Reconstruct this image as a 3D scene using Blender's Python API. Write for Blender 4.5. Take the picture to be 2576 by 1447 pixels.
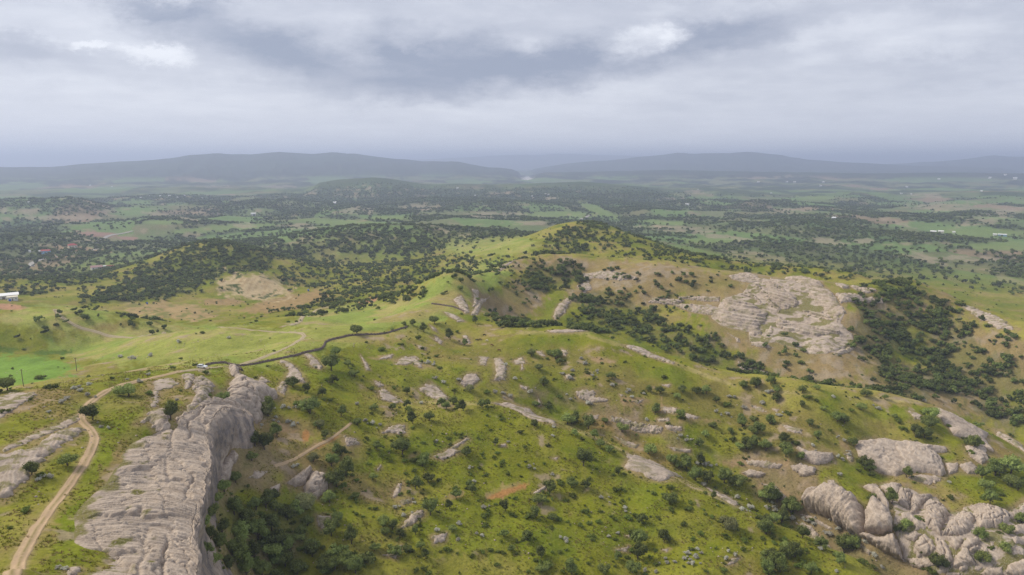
import bpy, math, random
import numpy as np

for o in list(bpy.data.objects):
    bpy.data.objects.remove(o, do_unlink=True)
SC = bpy.context.scene
COL = SC.collection
R = math.radians

# ------------------------------------------------------------------ camera
# every picture position below is written in a 2576 x 1447 frame
FW, FH, FPX = 2576.0, 1447.0, 1717.0
CAMZ = 100.0
PITCH = 10.46
cam = bpy.data.cameras.new('camera')
cam.sensor_width = 36.0
cam.lens = 36.0 * FPX / FW
cam.clip_start = 0.5
cam.clip_end = 120000.0
camo = bpy.data.objects.new('camera', cam)
COL.objects.link(camo)
camo.location = (0, 0, CAMZ)
camo.rotation_euler = (R(90 - PITCH), 0, 0)
SC.camera = camo

# ------------------------------------------------------------------ render / exposure
SC.view_settings.view_transform = 'Standard'
SC.view_settings.look = 'None'
SC.view_settings.gamma = 1.0
SC.view_settings.use_curve_mapping = False
SC.view_settings.exposure = 0.6
SC.render.engine = 'CYCLES'
SC.cycles.use_denoising = True
SC.cycles.max_bounces = 4
SC.cycles.diffuse_bounces = 2
SC.cycles.glossy_bounces = 1
SC.cycles.transmission_bounces = 2
SC.cycles.volume_bounces = 0
SC.cycles.transparent_max_bounces = 4
SC.cycles.use_adaptive_sampling = False
SC.cycles.adaptive_threshold = 0.01
SC.cycles.denoising_prefilter = 'NONE'

CP, SP = math.cos(R(PITCH)), math.sin(R(PITCH))
def ray(px, py):
    """picture position -> azimuth and tangent of the elevation angle"""
    u = (np.asarray(px, float) - FW / 2) / FPX
    v = (FH / 2 - np.asarray(py, float)) / FPX
    dx = u; dy = CP + v * SP; dz = -SP + v * CP
    return np.arctan2(dx, dy), dz / np.hypot(dx, dy)
def project(x, y, z):
    dz = z - CAMZ
    f = y * CP - dz * SP
    v = (y * SP + dz * CP) / f
    return FW / 2 + FPX * x / f, FH / 2 - FPX * v

# ------------------------------------------------------------------ sun and sky
SUN_AZ, SUN_EL = -72.0, 42.0        # degrees: from the left, a little ahead
sun = bpy.data.lights.new('sun', 'SUN')
sun.energy = 2.5
sun.angle = R(18)
sun.color = (1.0, 0.93, 0.81)
suno = bpy.data.objects.new('sun', sun)
COL.objects.link(suno)
suno.rotation_euler = (R(90 - SUN_EL), 0, R(-SUN_AZ + 180))

W = bpy.data.worlds.new('World')
SC.world = W
W.use_nodes = True
wt = W.node_tree
wt.nodes.clear()
def nd(tree, kind, **kw):
    n = tree.nodes.new(kind)
    for k, v in kw.items():
        setattr(n, k, v)
    return n
def mth(tree, op, a, b=None, c=None, clamp=False):
    n = tree.nodes.new('ShaderNodeMath'); n.operation = op; n.use_clamp = clamp
    for i, s in enumerate((a, b, c)):
        if s is None: continue
        if isinstance(s, (int, float)): n.inputs[i].default_value = s
        else: tree.links.new(s, n.inputs[i])
    return n.outputs[0]
def mixc(tree, fac, a, b, blend='MIX'):
    n = tree.nodes.new('ShaderNodeMix'); n.data_type = 'RGBA'; n.blend_type = blend
    for s, i in ((fac, 0), (a, 6), (b, 7)):
        if isinstance(s, (int, float)): n.inputs[i].default_value = s
        elif isinstance(s, tuple): n.inputs[i].default_value = (*s, 1)
        else: tree.links.new(s, n.inputs[i])
    return n.outputs[2]
def sstep(tree, x, lo, hi):
    n = tree.nodes.new('ShaderNodeMapRange'); n.interpolation_type = 'SMOOTHSTEP'
    tree.links.new(x, n.inputs[0]); n.inputs[1].default_value = lo; n.inputs[2].default_value = hi
    return n.outputs[0]

def build_sky():
    t = wt; L = t.links
    out = nd(t, 'ShaderNodeOutputWorld'); bg = nd(t, 'ShaderNodeBackground')
    sky = nd(t, 'ShaderNodeTexSky', sky_type='NISHITA')
    sky.sun_disc = False
    sky.sun_elevation = R(SUN_EL); sky.sun_rotation = R(SUN_AZ)
    sky.air_density = 1.2; sky.dust_density = 2.0
    tc = nd(t, 'ShaderNodeTexCoord')
    sep = nd(t, 'ShaderNodeSeparateXYZ'); L.new(tc.outputs['Generated'], sep.inputs[0])
    X, Y, Z = sep.outputs
    up = mth(t, 'MAXIMUM', Z, 0.0)
    # flat cloud deck seen in perspective, for the small structure everywhere in the sky
    den = mth(t, 'ADD', up, 0.10)
    cx, cy = mth(t, 'DIVIDE', X, den), mth(t, 'DIVIDE', Y, den)
    cv = nd(t, 'ShaderNodeCombineXYZ'); L.new(cx, cv.inputs[0]); L.new(cy, cv.inputs[1])
    n1 = nd(t, 'ShaderNodeTexNoise'); L.new(cv.outputs[0], n1.inputs['Vector'])
    n1.inputs['Scale'].default_value = 1.15; n1.inputs['Detail'].default_value = 7; n1.inputs['Roughness'].default_value = 0.55
    n1.inputs['Distortion'].default_value = 0.35
    n2 = nd(t, 'ShaderNodeTexNoise'); L.new(cv.outputs[0], n2.inputs['Vector'])
    n2.inputs['Scale'].default_value = 3.4; n2.inputs['Detail'].default_value = 8; n2.inputs['Roughness'].default_value = 0.6
    # direction coordinates: tan(azimuth) and tan(elevation) towards the north
    yy = mth(t, 'MAXIMUM', Y, 0.05)
    gx, gz = mth(t, 'DIVIDE', X, yy), mth(t, 'DIVIDE', Z, yy)
    front = sstep(t, Y, 0.05, 0.35)
    gv = nd(t, 'ShaderNodeCombineXYZ'); L.new(gx, gv.inputs[0]); L.new(gz, gv.inputs[1])
    def warp(scale, seed, detail=6, rough=0.6):
        m = nd(t, 'ShaderNodeMapping'); L.new(gv.outputs[0], m.inputs[0]); m.inputs['Location'].default_value = (seed, seed * 0.7, 0)
        m.inputs['Scale'].default_value = (1, 1.9, 1)
        n = nd(t, 'ShaderNodeTexNoise'); L.new(m.outputs[0], n.inputs['Vector'])
        n.inputs['Scale'].default_value = scale; n.inputs['Detail'].default_value = detail; n.inputs['Roughness'].default_value = rough
        s = nd(t, 'ShaderNodeSeparateColor'); L.new(n.outputs['Color'], s.inputs[0])
        return [mth(t, 'SUBTRACT', q, 0.5) for q in s.outputs]
    wa = warp(3.4, 3.1, 9, 0.66); wb = warp(10.0, 8.3, 9, 0.72)
    ux = mth(t, 'ADD', mth(t, 'MULTIPLY_ADD', wa[0], 0.26, gx), mth(t, 'MULTIPLY', wb[0], 0.12))
    uz = mth(t, 'ADD', mth(t, 'MULTIPLY_ADD', wa[1], 0.10, gz), mth(t, 'MULTIPLY', wb[1], 0.075))
    px1 = mth(t, 'MULTIPLY_ADD', wb[0], 0.13, gx); pz1 = mth(t, 'MULTIPLY_ADD', wb[1], 0.085, gz)
    def blob(px, py, rx, ry, rot, lo=1.0, hi=0.2, fine=False):
        a, tn = ray(px, py)
        g0 = math.tan(float(a)); z0 = float(tn) / math.cos(float(a))
        a_, b_ = (px1, pz1) if fine else (ux, uz)
        dx = mth(t, 'SUBTRACT', a_, g0); dz = mth(t, 'SUBTRACT', b_, z0)
        c, s = math.cos(R(rot)), math.sin(R(rot))
        p = mth(t, 'ADD', mth(t, 'MULTIPLY', dx, c / (rx / FPX)), mth(t, 'MULTIPLY', dz, s / (rx / FPX)))
        q = mth(t, 'ADD', mth(t, 'MULTIPLY', dx, -s / (ry / FPX)), mth(t, 'MULTIPLY', dz, c / (ry / FPX)))
        d = mth(t, 'SQRT', mth(t, 'ADD', mth(t, 'MULTIPLY', p, p), mth(t, 'MULTIPLY', q, q)))
        return mth(t, 'MULTIPLY', sstep(t, d, lo, hi), front)
    base = mth(t, 'MULTIPLY_ADD', n1.outputs[0], 0.34, mth(t, 'MULTIPLY', n2.outputs[0], 0.24))   # about 0.31 +- .1
    val = mth(t, 'ADD', base, 0.33)
    for (px, py, rx, ry, rot, amp, lo, hi, fine) in SKY_BLOBS:
        b = blob(px, py, rx, ry, rot, lo, hi, fine)
        val = mth(t, 'MULTIPLY_ADD', b, amp, val)
    # towards the horizon the deck melts into even grey
    hz = sstep(t, Z, 0.16, 0.0)
    val = mth(t, 'ADD', mth(t, 'MULTIPLY', val, mth(t, 'SUBTRACT', 1.0, mth(t, 'MULTIPLY', hz, 0.75))), mth(t, 'MULTIPLY', hz, 0.75 * 0.84))
    ramp = nd(t, 'ShaderNodeValToRGB'); L.new(val, ramp.inputs[0])
    e = ramp.color_ramp.elements
    e[0].position = 0.30; e[0].color = (0.22, 0.248, 0.325, 1)
    e[1].position = 0.86; e[1].color = (0.62, 0.635, 0.68, 1)
    m = e.new(0.46); m.color = (0.305, 0.326, 0.395, 1)
    m = e.new(0.62); m.color = (0.402, 0.42, 0.482, 1)
    nis = mixc(t, 1.0, sky.outputs[0], (0.10, 0.10, 0.10), 'MULTIPLY')
    col = mixc(t, 0.94, nis, ramp.outputs[0])
    L.new(col, bg.inputs[0]); bg.inputs[1].default_value = 1.02
    L.new(bg.outputs[0], out.inputs[0])
#            px   py    rx   ry  rot  amp   lo   hi  fine
SKY_BLOBS = [
    (1080, 150, 620, 115,  -2, -0.34, 1.0, 0.1, False),   # the dark belt
    (1650, 110, 560,  85,   9, -0.30, 1.0, 0.1, False),
    (560,   75, 420,  80, -14, -0.22, 1.0, 0.1, False),
    (1000, 215, 250,  55,   2, -0.20, 1.0, 0.2, False),
    (430,   10, 230,  40,  -4, -0.20, 1.0, 0.2, False),
    (60,   120, 200,  45,  -3, -0.16, 1.0, 0.2, False),
    (1605, 105, 130,  60,   8,  0.36, 1.0, 0.2, True),     # the bright puff
    (1690,  90,  60,  40,   0,  0.22, 1.0, 0.2, True),
    (390,  140, 120,  34,  -2,  0.24, 1.0, 0.2, True),
    (230,  125,  70,  22,  -8,  0.18, 1.0, 0.2, True),
    (880,  120, 130,  70,   0,  0.20, 1.0, 0.1, True),
    (1030, 105,  60,  34,   0,  0.13, 1.0, 0.1, True),
    (1320, 110, 120,  40,   0,  0.09, 1.0, 0.1, True),
    (150,   60, 420, 110,   0,  0.09, 1.0, 0.1, False),
    (300,  235, 640,  60,   0,  0.09, 1.0, 0.1, False),
    (1350, 245, 560,  60,   4,  0.09, 1.0, 0.1, False),
    (2280,  70, 420,  85,   6,  0.13, 1.0, 0.1, False),
    (2380, 165, 360,  45,   3, -0.08, 1.0, 0.1, False),
    (2300, 320, 620, 110,   0, -0.09, 1.0, 0.1, False),
    (1750,  20, 260,  50,   0,  0.07, 1.0, 0.1, False),
]
build_sky()

# ------------------------------------------------------------------ noise
def _h(ix, iy, seed):
    h = (ix * 374761393 + iy * 668265263 + seed * 974634777) & 0xFFFFFFFF
    h = ((h ^ (h >> 13)) * 1274126177) & 0xFFFFFFFF
    return h ^ (h >> 16)
def gnoise(x, y, seed=0):
    """2-D gradient noise, about -0.7..0.7"""
    x = np.asarray(x, np.float64); y = np.asarray(y, np.float64)
    xi = np.floor(x).astype(np.int64); yi = np.floor(y).astype(np.int64)
    fx, fy = x - xi, y - yi
    u = fx * fx * fx * (fx * (fx * 6 - 15) + 10); v = fy * fy * fy * (fy * (fy * 6 - 15) + 10)
    def g(ax, ay):
        a = _h(xi + ax, yi + ay, seed).astype(np.float64) * (2 * math.pi / 4294967296.0)
        return np.cos(a) * (fx - ax) + np.sin(a) * (fy - ay)
    a = g(0, 0); b = g(1, 0); c = g(0, 1); d = g(1, 1)
    return (a + (b - a) * u) * (1 - v) + (c + (d - c) * u) * v
def fbm(x, y, seed=0, octv=4, gain=0.5):
    s = 0; a = 1.0; f = 1.0
    for i in range(octv):
        s = s + a * gnoise(x * f + 17.3 * i, y * f - 9.1 * i, seed + i); a *= gain; f *= 2.03
    return s
def ss(x, a, b):
    t = np.clip((x - a) / (b - a), 0, 1)
    return t * t * (3 - 2 * t)

# ------------------------------------------------------------------ terrain: control lines read off the photograph
# visible points: (px, py, ground distance);   hidden or plain points: ('z', px, ground distance, height)
CTRL = [
 # plateau with the track, lower left
 (0,1447,128),(30,1447,130),(120,1400,147),(100,1320,166),(0,1280,180),(60,1220,193),(175,1220,190),(0,1130,222),(120,1120,222),(235,1100,223),
 (0,1040,262),(150,1030,262),(205,1050,250),(300,1040,250),(300,970,300),(150,980,298),(0,990,297),(400,1000,278),(420,955,308),(505,925,333),(560,960,306),
 ('z',-200,130,30),('z',-200,200,22),('z',-300,300,16),('z',100,60,32),('z',-100,60,34),('z',400,60,20),('z',450,100,18),
 (225,1447,138),(185,1362,156),(205,1285,173),(268,1225,188),(308,1150,209),(340,1110,224),(440,1080,236),(512,1008,272),
 ('z',310,138,20),('z',280,156,19),('z',310,173,17.5),('z',350,190,15),('z',380,212,13.5),('z',400,233,11.5),('z',470,251,9),
 # under the whaleback rock and its cliff foot
 ('z',390,139,10),('z',400,157,7),('z',425,174,4),('z',440,197,3),('z',465,224,1),('z',515,248,-3),
 ('z',470,148,-14),('z',500,166,-20),('z',525,185,-22),('z',545,205,-22),('z',560,228,-20),('z',570,246,-18),
 (600,1205,250),(655,1110,270),(680,1060,288),(660,1010,300),(650,960,318),
 ('z',520,130,-30),('z',600,100,-42),('z',560,190,-30),('z',540,150,-28),
 # valley floor, lower centre left
 (560,1300,227),(560,1400,205),(700,1400,228),(700,1447,220),(850,1447,216),(620,1250,240),(700,1200,256),(850,1300,238),
 ('z',700,150,-58),('z',1100,150,-62),('z',1600,150,-66),('z',2100,170,-72),('z',2600,180,-78),('z',3000,180,-82),('z',1300,60,-78),('z',2300,60,-85),('z',700,60,-60),
 # slope up to the main ridge
 (640,915,352),(700,905,360),(770,870,388),(700,985,312),(800,950,330),(750,1050,294),(850,1040,302),(900,1150,272),(900,900,376),(1000,930,362),(1050,900,388),(950,1000,330),
 # main ridge
 (770,845,420),(890,835,420),(1020,822,436),(1100,765,505),(1150,775,500),(1200,715,585),(1250,680,665),(1290,655,728),
 # spur 1 crest and its front
 (1000,1012,326),(1120,1012,322),(1250,1022,320),(1400,1062,314),(1500,1105,306),(1600,1152,299),(1700,1200,290),(1800,1252,282),(1900,1296,281),(2000,1335,280),(2100,1385,276),(2200,1432,272),
 ('z',2350,268,-56),('z',2500,265,-62),('z',2700,265,-68),
 (1100,1100,295),(1250,1100,297),(1100,1200,266),(1300,1200,272),(1000,1250,254),(1300,1300,246),(1100,1350,231),(1000,1447,214),(1300,1447,217),(1500,1447,221),(1500,1300,256),(1600,1300,262),(1500,1200,279),(1700,1380,246),(1800,1447,234),(1900,1380,256),(2000,1447,246),
 # gully behind spur 1
 (1150,1000,346),(1250,1003,354),(1330,1012,356),(1400,1040,355),(1500,1080,348),(1600,1122,340),(1700,1168,332),(1800,1218,326),(1900,1252,324),(1980,1285,322),('z',2060,310,-66),('z',2150,305,-69),('z',2300,297,-71),('z',2600,290,-74),
 # spur 2 front
 (1200,950,366),(1300,900,400),(1150,860,432),(1300,960,366),(1450,960,372),(1450,900,403),(1600,1000,366),(1600,930,398),(1700,1060,352),(1750,1000,380),(1900,1100,350),(1900,1030,380),(2000,1180,336),(2050,1080,365),(2200,1060,395),(2220,1150,368),(2100,1260,322),(2200,1240,338),(2300,1300,322),(2300,1180,362),(2400,1300,330),(2400,1200,366),(2500,1300,338),(2576,1250,366),(2576,1350,330),(2450,1400,305),(2576,1447,304),(2300,1400,302),(2200,1330,306),
 ('z',2800,330,-62),('z',2800,400,-62),
 # spur 2 crest
 (1200,790,487),(1290,828,448),(1390,836,433),(1470,840,430),(1540,858,426),(1600,881,420),(1700,918,409),(1800,951,402),(1900,974,394),(2000,990,388),(2100,996,398),(2200,1001,416),(2340,1016,432),(2420,1052,430),(2490,1112,418),(2576,1150,412),('z',2750,410,-60),
 # gully behind spur 2
 (1240,806,585),(1330,822,580),(1420,828,585),(1500,838,580),(1600,866,562),(1700,902,548),(1800,932,540),(1900,950,532),(2000,972,520),(2100,982,518),(2200,988,520),(2300,1002,528),(2400,1030,540),(2500,1075,540),(2576,1112,528),('z',2750,480,-78),
 # spur 3 face and crest
 (1290,700,668),(1350,760,630),(1400,780,615),(1380,700,688),(1500,700,690),(1500,780,620),(1600,760,640),(1640,700,664),(1700,820,592),(1750,760,635),(1850,860,566),(1800,720,650),(1950,760,632),(2000,900,550),(1950,850,576),(2080,800,612),(2100,900,552),(2150,860,590),(2140,940,540),
 (1350,640,752),(1430,640,760),(1540,646,752),(1640,656,742),(1760,670,718),(1870,686,693),(1980,700,676),(2060,718,660),(2110,740,640),(2150,770,612),
 (2160,745,650),(2210,738,668),(2225,712,730),(2280,702,765),(2340,722,738),(2400,752,705),(2480,796,665),(2576,848,622),('z',2750,590,-45),
 # bowl on the right
 (2200,800,635),(2250,900,590),(2350,850,640),(2300,950,562),(2450,900,620),(2500,1000,578),(2576,950,600),(2400,980,568),(2576,1050,552),('z',2750,560,-62),
 # behind spur 3
 ('z',1350,850,-22),('z',1500,850,-28),('z',1700,840,-34),('z',1900,820,-42),('z',2050,780,-40),('z',2150,760,-34),('z',2300,900,-62),('z',2450,830,-66),('z',2600,760,-72),('z',2750,760,-80),
 # peaked hill
 (1330,648,800),(1380,600,1010),(1420,575,1090),(1460,556,1150),(1500,562,1120),(1540,582,1060),(1600,603,1010),(1700,636,950),(1800,652,915),(1880,664,900),(2000,672,880),(2100,681,860),(2150,690,845),
 (1450,600,1020),(1500,630,930),(1600,640,900),(1750,662,860),('z',1950,850,-26),
 ('z',1460,1350,-48),('z',1600,1250,-60),('z',1750,1150,-68),('z',1900,1120,-75),('z',2100,1080,-80),('z',2200,1000,-78),
 # meadow and wooded hill left of it
 (1100,650,1060),(1200,640,1130),(1300,600,1240),(1200,605,1330),(1250,690,760),(1150,690,900),(1050,690,960),(950,690,1010),(1150,720,700),(1000,745,690),(1000,780,560),(850,790,640),(900,815,505),(850,740,860),(780,720,930),
 (740,596,1620),(820,580,1580),(891,569,1570),(994,567,1560),(1087,568,1550),(1125,582,1500),(1166,592,1450),(900,650,1340),(1000,655,1280),(800,665,1300),('z',900,1850,-82),('z',1100,1850,-80),('z',740,1800,-84),
 # meadow spur behind the car
 (480,906,396),(560,895,405),(640,870,425),(350,932,414),(200,925,462),(600,822,486),(680,826,470),(450,836,505),(340,850,535),(280,880,520),(420,880,455),('z',600,560,-26),('z',450,580,-34),('z',760,540,-18),
 # field in the left valley
 (0,962,452),(100,930,498),(40,900,560),(150,880,585),(20,985,400),('z',-150,420,-18),('z',-250,600,-45),
 # green hill at the left
 (0,785,655),(75,778,655),(150,772,655),(220,776,640),(260,788,630),(330,806,612),(390,832,590),(150,850,590),(60,850,600),(250,830,598),('z',-200,660,-20),('z',150,800,-55),('z',0,790,-55),('z',350,720,-55),
 # ploughed field, scarp, wooded knoll
 (420,800,740),(450,780,795),(520,805,715),(450,762,880),(350,768,860),(560,770,830),(620,790,720),(700,760,830),(800,745,800),(720,800,610),
 (560,748,905),(640,752,895),(720,742,910),(600,700,985),(640,690,985),(690,705,1000),(740,725,990),
 (320,740,920),(250,755,900),(400,700,1080),(250,722,1030),(500,680,1080),(400,642,1230),(450,625,1260),(500,610,1260),(560,612,1200),(620,628,1150),(690,655,1130),('z',500,1450,-84),('z',620,1400,-82),('z',350,1450,-86),
 (100,745,980),(0,752,930),(150,700,1180),(0,700,1150),(250,690,1300),
]

def build_rbf():
    P = []; Zc = []
    for c in CTRL:
        if c[0] == 'z':
            a, _ = ray(c[1], 1000.0); a = float(a)
            P.append((a, math.log(c[2]))); Zc.append(c[3])
        else:
            a, t = ray(c[0], c[1])
            P.append((float(a), math.log(c[2]))); Zc.append(CAMZ + float(t) * c[2])
    for a in np.linspace(-0.9, 0.9, 13):
        for r_, z_ in ((1950, -86), (2300, -88), (2700, -90)):
            P.append((a, math.log(r_))); Zc.append(z_)
    P = np.array(P); Zc = np.array(Zc)
    d = np.sqrt(((P[:, None] - P[None]) ** 2).sum(2) + 0.035 ** 2)
    n = len(P)
    A = np.zeros((n + 3, n + 3)); A[:n, :n] = d - 0.0015 * np.eye(n)
    A[:n, n] = A[n, :n] = 1; A[:n, n + 1:] = P; A[n + 1:, :n] = P.T
    b = np.zeros(n + 3); b[:n] = Zc
    w = np.linalg.solve(A, b)
    return P, w
RP, RW = build_rbf()
def rbf(az, lr):
    out = np.empty(az.size, np.float32)
    az = az.ravel(); lr = lr.ravel(); n = len(RP)
    P32 = RP.astype(np.float32); w32 = RW[:n].astype(np.float32)
    for i in range(0, az.size, 20000):
        a = az[i:i + 20000].astype(np.float32); l = lr[i:i + 20000].astype(np.float32)
        dd = np.sqrt((a[:, None] - P32[None, :, 0]) ** 2 + (l[:, None] - P32[None, :, 1]) ** 2 + np.float32(0.035 ** 2))
        out[i:i + 20000] = dd @ w32
    return out.astype(np.float64) + RW[n] + RW[n + 1] * az + RW[n + 2] * lr

# far ranges: silhouette line, crest distance, width in front, width behind, foot height
RANGES = [
 ([(560,530),(640,520),(700,503),(760,485),(805,459),(850,452),(891,449),(942,446),(994,451),(1039,459),(1073,464),(1149,462),(1252,465),(1320,463),(1458,457),(1520,461),(1595,468),(1690,482),(1760,500),(1820,515)], 4500, 1100, 1500, 1.0),
 ([(1330,462),(1341,445),(1350,438),(1372,434),(1492,432),(1690,427),(1797,430),(1985,433),(2200,436),(2400,434),(2650,437),(2900,440)], 8600, 2300, 2600, 1.0),
 ([(-500,424),(0,420),(130,420),(200,413),(270,408),(380,402),(450,395),(480,389),(555,385),(585,388),(630,388),(665,384),(705,381),(745,385),(790,387),(835,383),(870,385),(900,387),(960,396),(1000,400),(1030,401),(1060,405),(1110,406),(1150,406),(1190,414),(1230,421),(1260,422),(1285,425),(1302,431),(1312,444),(1322,460)], 9800, 3300, 3000, 1.0),
 ([(1310,430),(1369,420),(1424,411),(1480,406),(1527,403),(1595,396),(1650,390),(1704,384),(1734,386),(1800,384),(1835,384),(1880,381),(1930,386),(1966,390),(2022,400),(2097,406),(2210,412),(2330,420),(2500,424)], 13000, 3500, 3000, 1.0),
 ([(1950,426),(2100,418),(2266,411),(2360,405),(2400,402),(2454,396),(2502,390),(2540,393),(2576,394),(2700,400),(2950,410)], 16000, 4000, 3000, 1.0),
 ([(900,412),(1040,402),(1150,396),(1250,391),(1300,388),(1350,389),(1420,386),(1480,389),(1550,390),(1700,395),(1850,405)], 23000, 6000, 6000, 1.0),
 ([(-500,415),(-100,421),(150,423),(600,420)], 15000, 3000, 3000, 1.0),
 ([(-200,498),(0,503),(52,499),(110,501),(172,496),(215,503),(260,515),(320,535)], 3100, 520, 700, 1.0),
 ([(-200,486),(0,483),(150,482),(300,484),(420,480),(560,484),(640,492)], 5200, 900, 1400, 1.0),
 ([(1820,585),(1910,556),(2000,547),(2097,543),(2172,547),(2230,558),(2285,574),(2360,596)], 2400, 480, 600, 1.0),
 ([(1840,520),(1900,496),(2050,485),(2150,492),(2300,488),(2450,482),(2700,480)], 4700, 800, 1500, 1.0),
 ([(1560,545),(1640,530),(1760,522),(1850,524),(1960,536),(2040,545)], 3200, 500, 700, 1.0),
 ([(1080,545),(1180,520),(1300,512),(1400,516),(1480,530),(1540,548)], 3000, 450, 700, 1.0),
 ([(300,566),(420,552),(520,558),(600,574)], 2300, 300, 400, 1.0),
 ([(2300,562),(2420,542),(2576,546),(2700,560)], 2900, 400, 600, 1.0),
 ([(600,524),(720,510),(820,517),(900,532)], 3600, 450, 600, 1.0),
 ([(-100,604),(60,592),(180,600),(280,618)], 1850, 220, 300, 1.0),
 ([(1180,556),(1260,545),(1360,552),(1420,566)], 2250, 260, 350, 1.0),
 ([(2000,655),(2080,632),(2200,622),(2320,640),(2420,668),(2520,690)], 1650, 260, 300, 1.0),
]
NA, NR = 900, 1000
AZ = np.linspace(-0.85, 0.85, NA)
def build_rows():
    kn = [(45, .010), (120, .0056), (150, .0040), (480, .0036), (760, .0046), (1300, .0070), (2600, .0100), (8000, .0130), (70000, .03)]
    lr = [math.log(45.0)]
    while lr[-1] < math.log(70000):
        r = math.exp(lr[-1])
        lr.append(lr[-1] + float(np.interp(math.log(r), [math.log(k[0]) for k in kn], [k[1] for k in kn])))
    return np.array(lr)
LR = build_rows(); NR = len(LR)
print('terrain rows', NR)
GA, GL = np.meshgrid(AZ, LR, indexing='ij')
GR = np.exp(GL); GX = GR * np.sin(GA); GY = GR * np.cos(GA)
EXR = np.exp(LR)
def build_heights():
    k = int(np.searchsorted(LR, math.log(2600)))
    Z = np.empty((NA, NR))
    Z[:, :k] = rbf(GA[:, :k], GL[:, :k]).reshape(NA, k)
    base = -90 - 10 * ss(GL[:, k:], math.log(2600), math.log(6000))
    Z[:, k:] = base
    blend = ss(GL[:, :k], math.log(1500), math.log(2400))
    Z[:, :k] = Z[:, :k] * (1 - blend) + (-88) * blend
    Z -= np.where(GR > 12000, (GR - 4000) ** 2 / 1.27e7, 0)      # the earth's curve
    smooth = Z.copy()
    # rolling plain
    far = ss(GL, math.log(1300), math.log(2300))
    Z += far * (36 * fbm(GX / 560, GY / 560, 11, 4, 0.5) + 6 * fbm(GX / 130, GY / 130, 15, 2))
    # ranges
    for i, (line, rc, wf, wb, pw) in enumerate(RANGES):
        la, lt = ray([p[0] for p in line], [p[1] for p in line])
        t = np.interp(AZ, la, lt)
        edge = 0.045
        m = ss(AZ, la[0] - edge, la[0]) * (1 - ss(AZ, la[-1], la[-1] + edge))
        sharp = (i in (1, 2))
        if i == 2: m = ss(AZ, la[0] - edge, la[0]) * (1 - ss(AZ, la[-1], la[-1] + 0.004))
        if i == 1: m = ss(AZ, la[0] - 0.004, la[0]) * (1 - ss(AZ, la[-1], la[-1] + edge))
        crest = rc * (1 + 0.05 * fbm(AZ * 6, AZ * 0 + i * 3.3, 31 + i, 3))
        zc = CAMZ + t * crest
        j0 = max(0, int(np.searchsorted(EXR, crest.min() - wf)) - 1); j1 = min(NR, int(np.searchsorted(EXR, crest.max() + wb)) + 1)
        ii = np.nonzero(m > 0)[0]; i0, i1 = ii[0], ii[-1] + 1
        S = (slice(i0, i1), slice(j0, j1))
        d = GR[S] - crest[i0:i1, None]
        p = np.where(d < 0, -d / wf, d / wb)
        prof = np.clip(1 - p, 0, 1)
        prof = 0.62 * prof ** 1.35 + 0.38 * ss(prof, 0.1, 1)
        spur = 1 - np.clip(np.abs(fbm(GA[S] * 26 + 3 * i, GL[S] * 7 + fbm(GA[S] * 9, GL[S] * 9, 5, 2), 51 + i, 3)) * 1.5, 0, 1)
        foot = np.minimum(Z[S], zc[i0:i1, None])
        hgt = (zc[i0:i1, None] - foot) * m[i0:i1, None]
        zr = foot + hgt * prof * (1 - 0.56 * (1 - prof) * (1 - spur) * (prof > 0))
        Z[S] = np.maximum(Z[S], zr)
    # river gorge between the two ranges
    ga, _ = ray(1326, 450)
    g = np.exp(-((GA - float(ga)) / 0.006) ** 2) * ss(GR, 7000, 8000) * (1 - ss(GR, 13000, 15000))
    Z = Z * (1 - g) + (-112) * g
    # small relief, growing with distance from the viewer's hills
    near = 1 - ss(GL, math.log(900), math.log(1700))
    Z += near * (3.0 * (fbm(GX / 46, GY / 46, 71, 3) - 0.5 * np.abs(fbm(GX / 30 + 3, GY / 30, 73, 2))) + 0.35 * fbm(GX / 7.5, GY / 7.5, 75, 3) * (1 - ss(GL, math.log(500), math.log(900))))
    mid = ss(GL, math.log(420), math.log(700)) * (1 - ss(GL, math.log(1800), math.log(2600)))
    Z += mid * 3.0 * (0.25 - np.abs(fbm(GX / 85, GY / 85, 81, 3)))
    return Z, smooth
GZ, GZS = build_heights()
DA = AZ[1] - AZ[0]
def _lr_index(lr):
    return np.interp(lr, LR, np.arange(NR))
def grid_at(G, x, y):
    x = np.asarray(x, float); y = np.asarray(y, float)
    a = (np.arctan2(x, y) - AZ[0]) / DA
    l = _lr_index(np.log(np.maximum(np.hypot(x, y), 46)))
    i = np.clip(np.floor(a).astype(int), 0, NA - 2); j = np.clip(np.floor(l).astype(int), 0, NR - 2)
    fa = np.clip(a - i, 0, 1); fl = np.clip(l - j, 0, 1)
    return (G[i, j] * (1 - fa) + G[i + 1, j] * fa) * (1 - fl) + (G[i, j + 1] * (1 - fa) + G[i + 1, j + 1] * fa) * fl
def H(x, y):
    return grid_at(GZ, x, y)
EX = np.exp(LR)
def hit(px, py):
    """first terrain point met by the line of sight through each picture position"""
    px = np.atleast_1d(np.asarray(px, float)); py = np.atleast_1d(np.asarray(py, float))
    a, t = ray(px, py)
    f = np.clip((a - AZ[0]) / DA, 0, NA - 1.001); i = f.astype(int); f = (f - i)[:, None]
    zc = GZ[i] * (1 - f) + GZ[i + 1] * f
    ab = zc - (CAMZ + t[:, None] * EX[None])
    cross = (ab[:, 1:] >= 0) & (ab[:, :-1] < 0)
    k = np.where(cross.any(1), cross.argmax(1), NR - 2)
    ar = np.arange(len(k)); d0 = ab[ar, k]; d1 = ab[ar, k + 1]
    s = np.clip(-d0 / np.where(np.abs(d1 - d0) < 1e-9, 1, d1 - d0), 0, 1)
    r = EX[k] * (1 - s) + EX[k + 1] * s
    x = r * np.sin(a); y = r * np.cos(a)
    return x, y, H(x, y)
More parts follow.
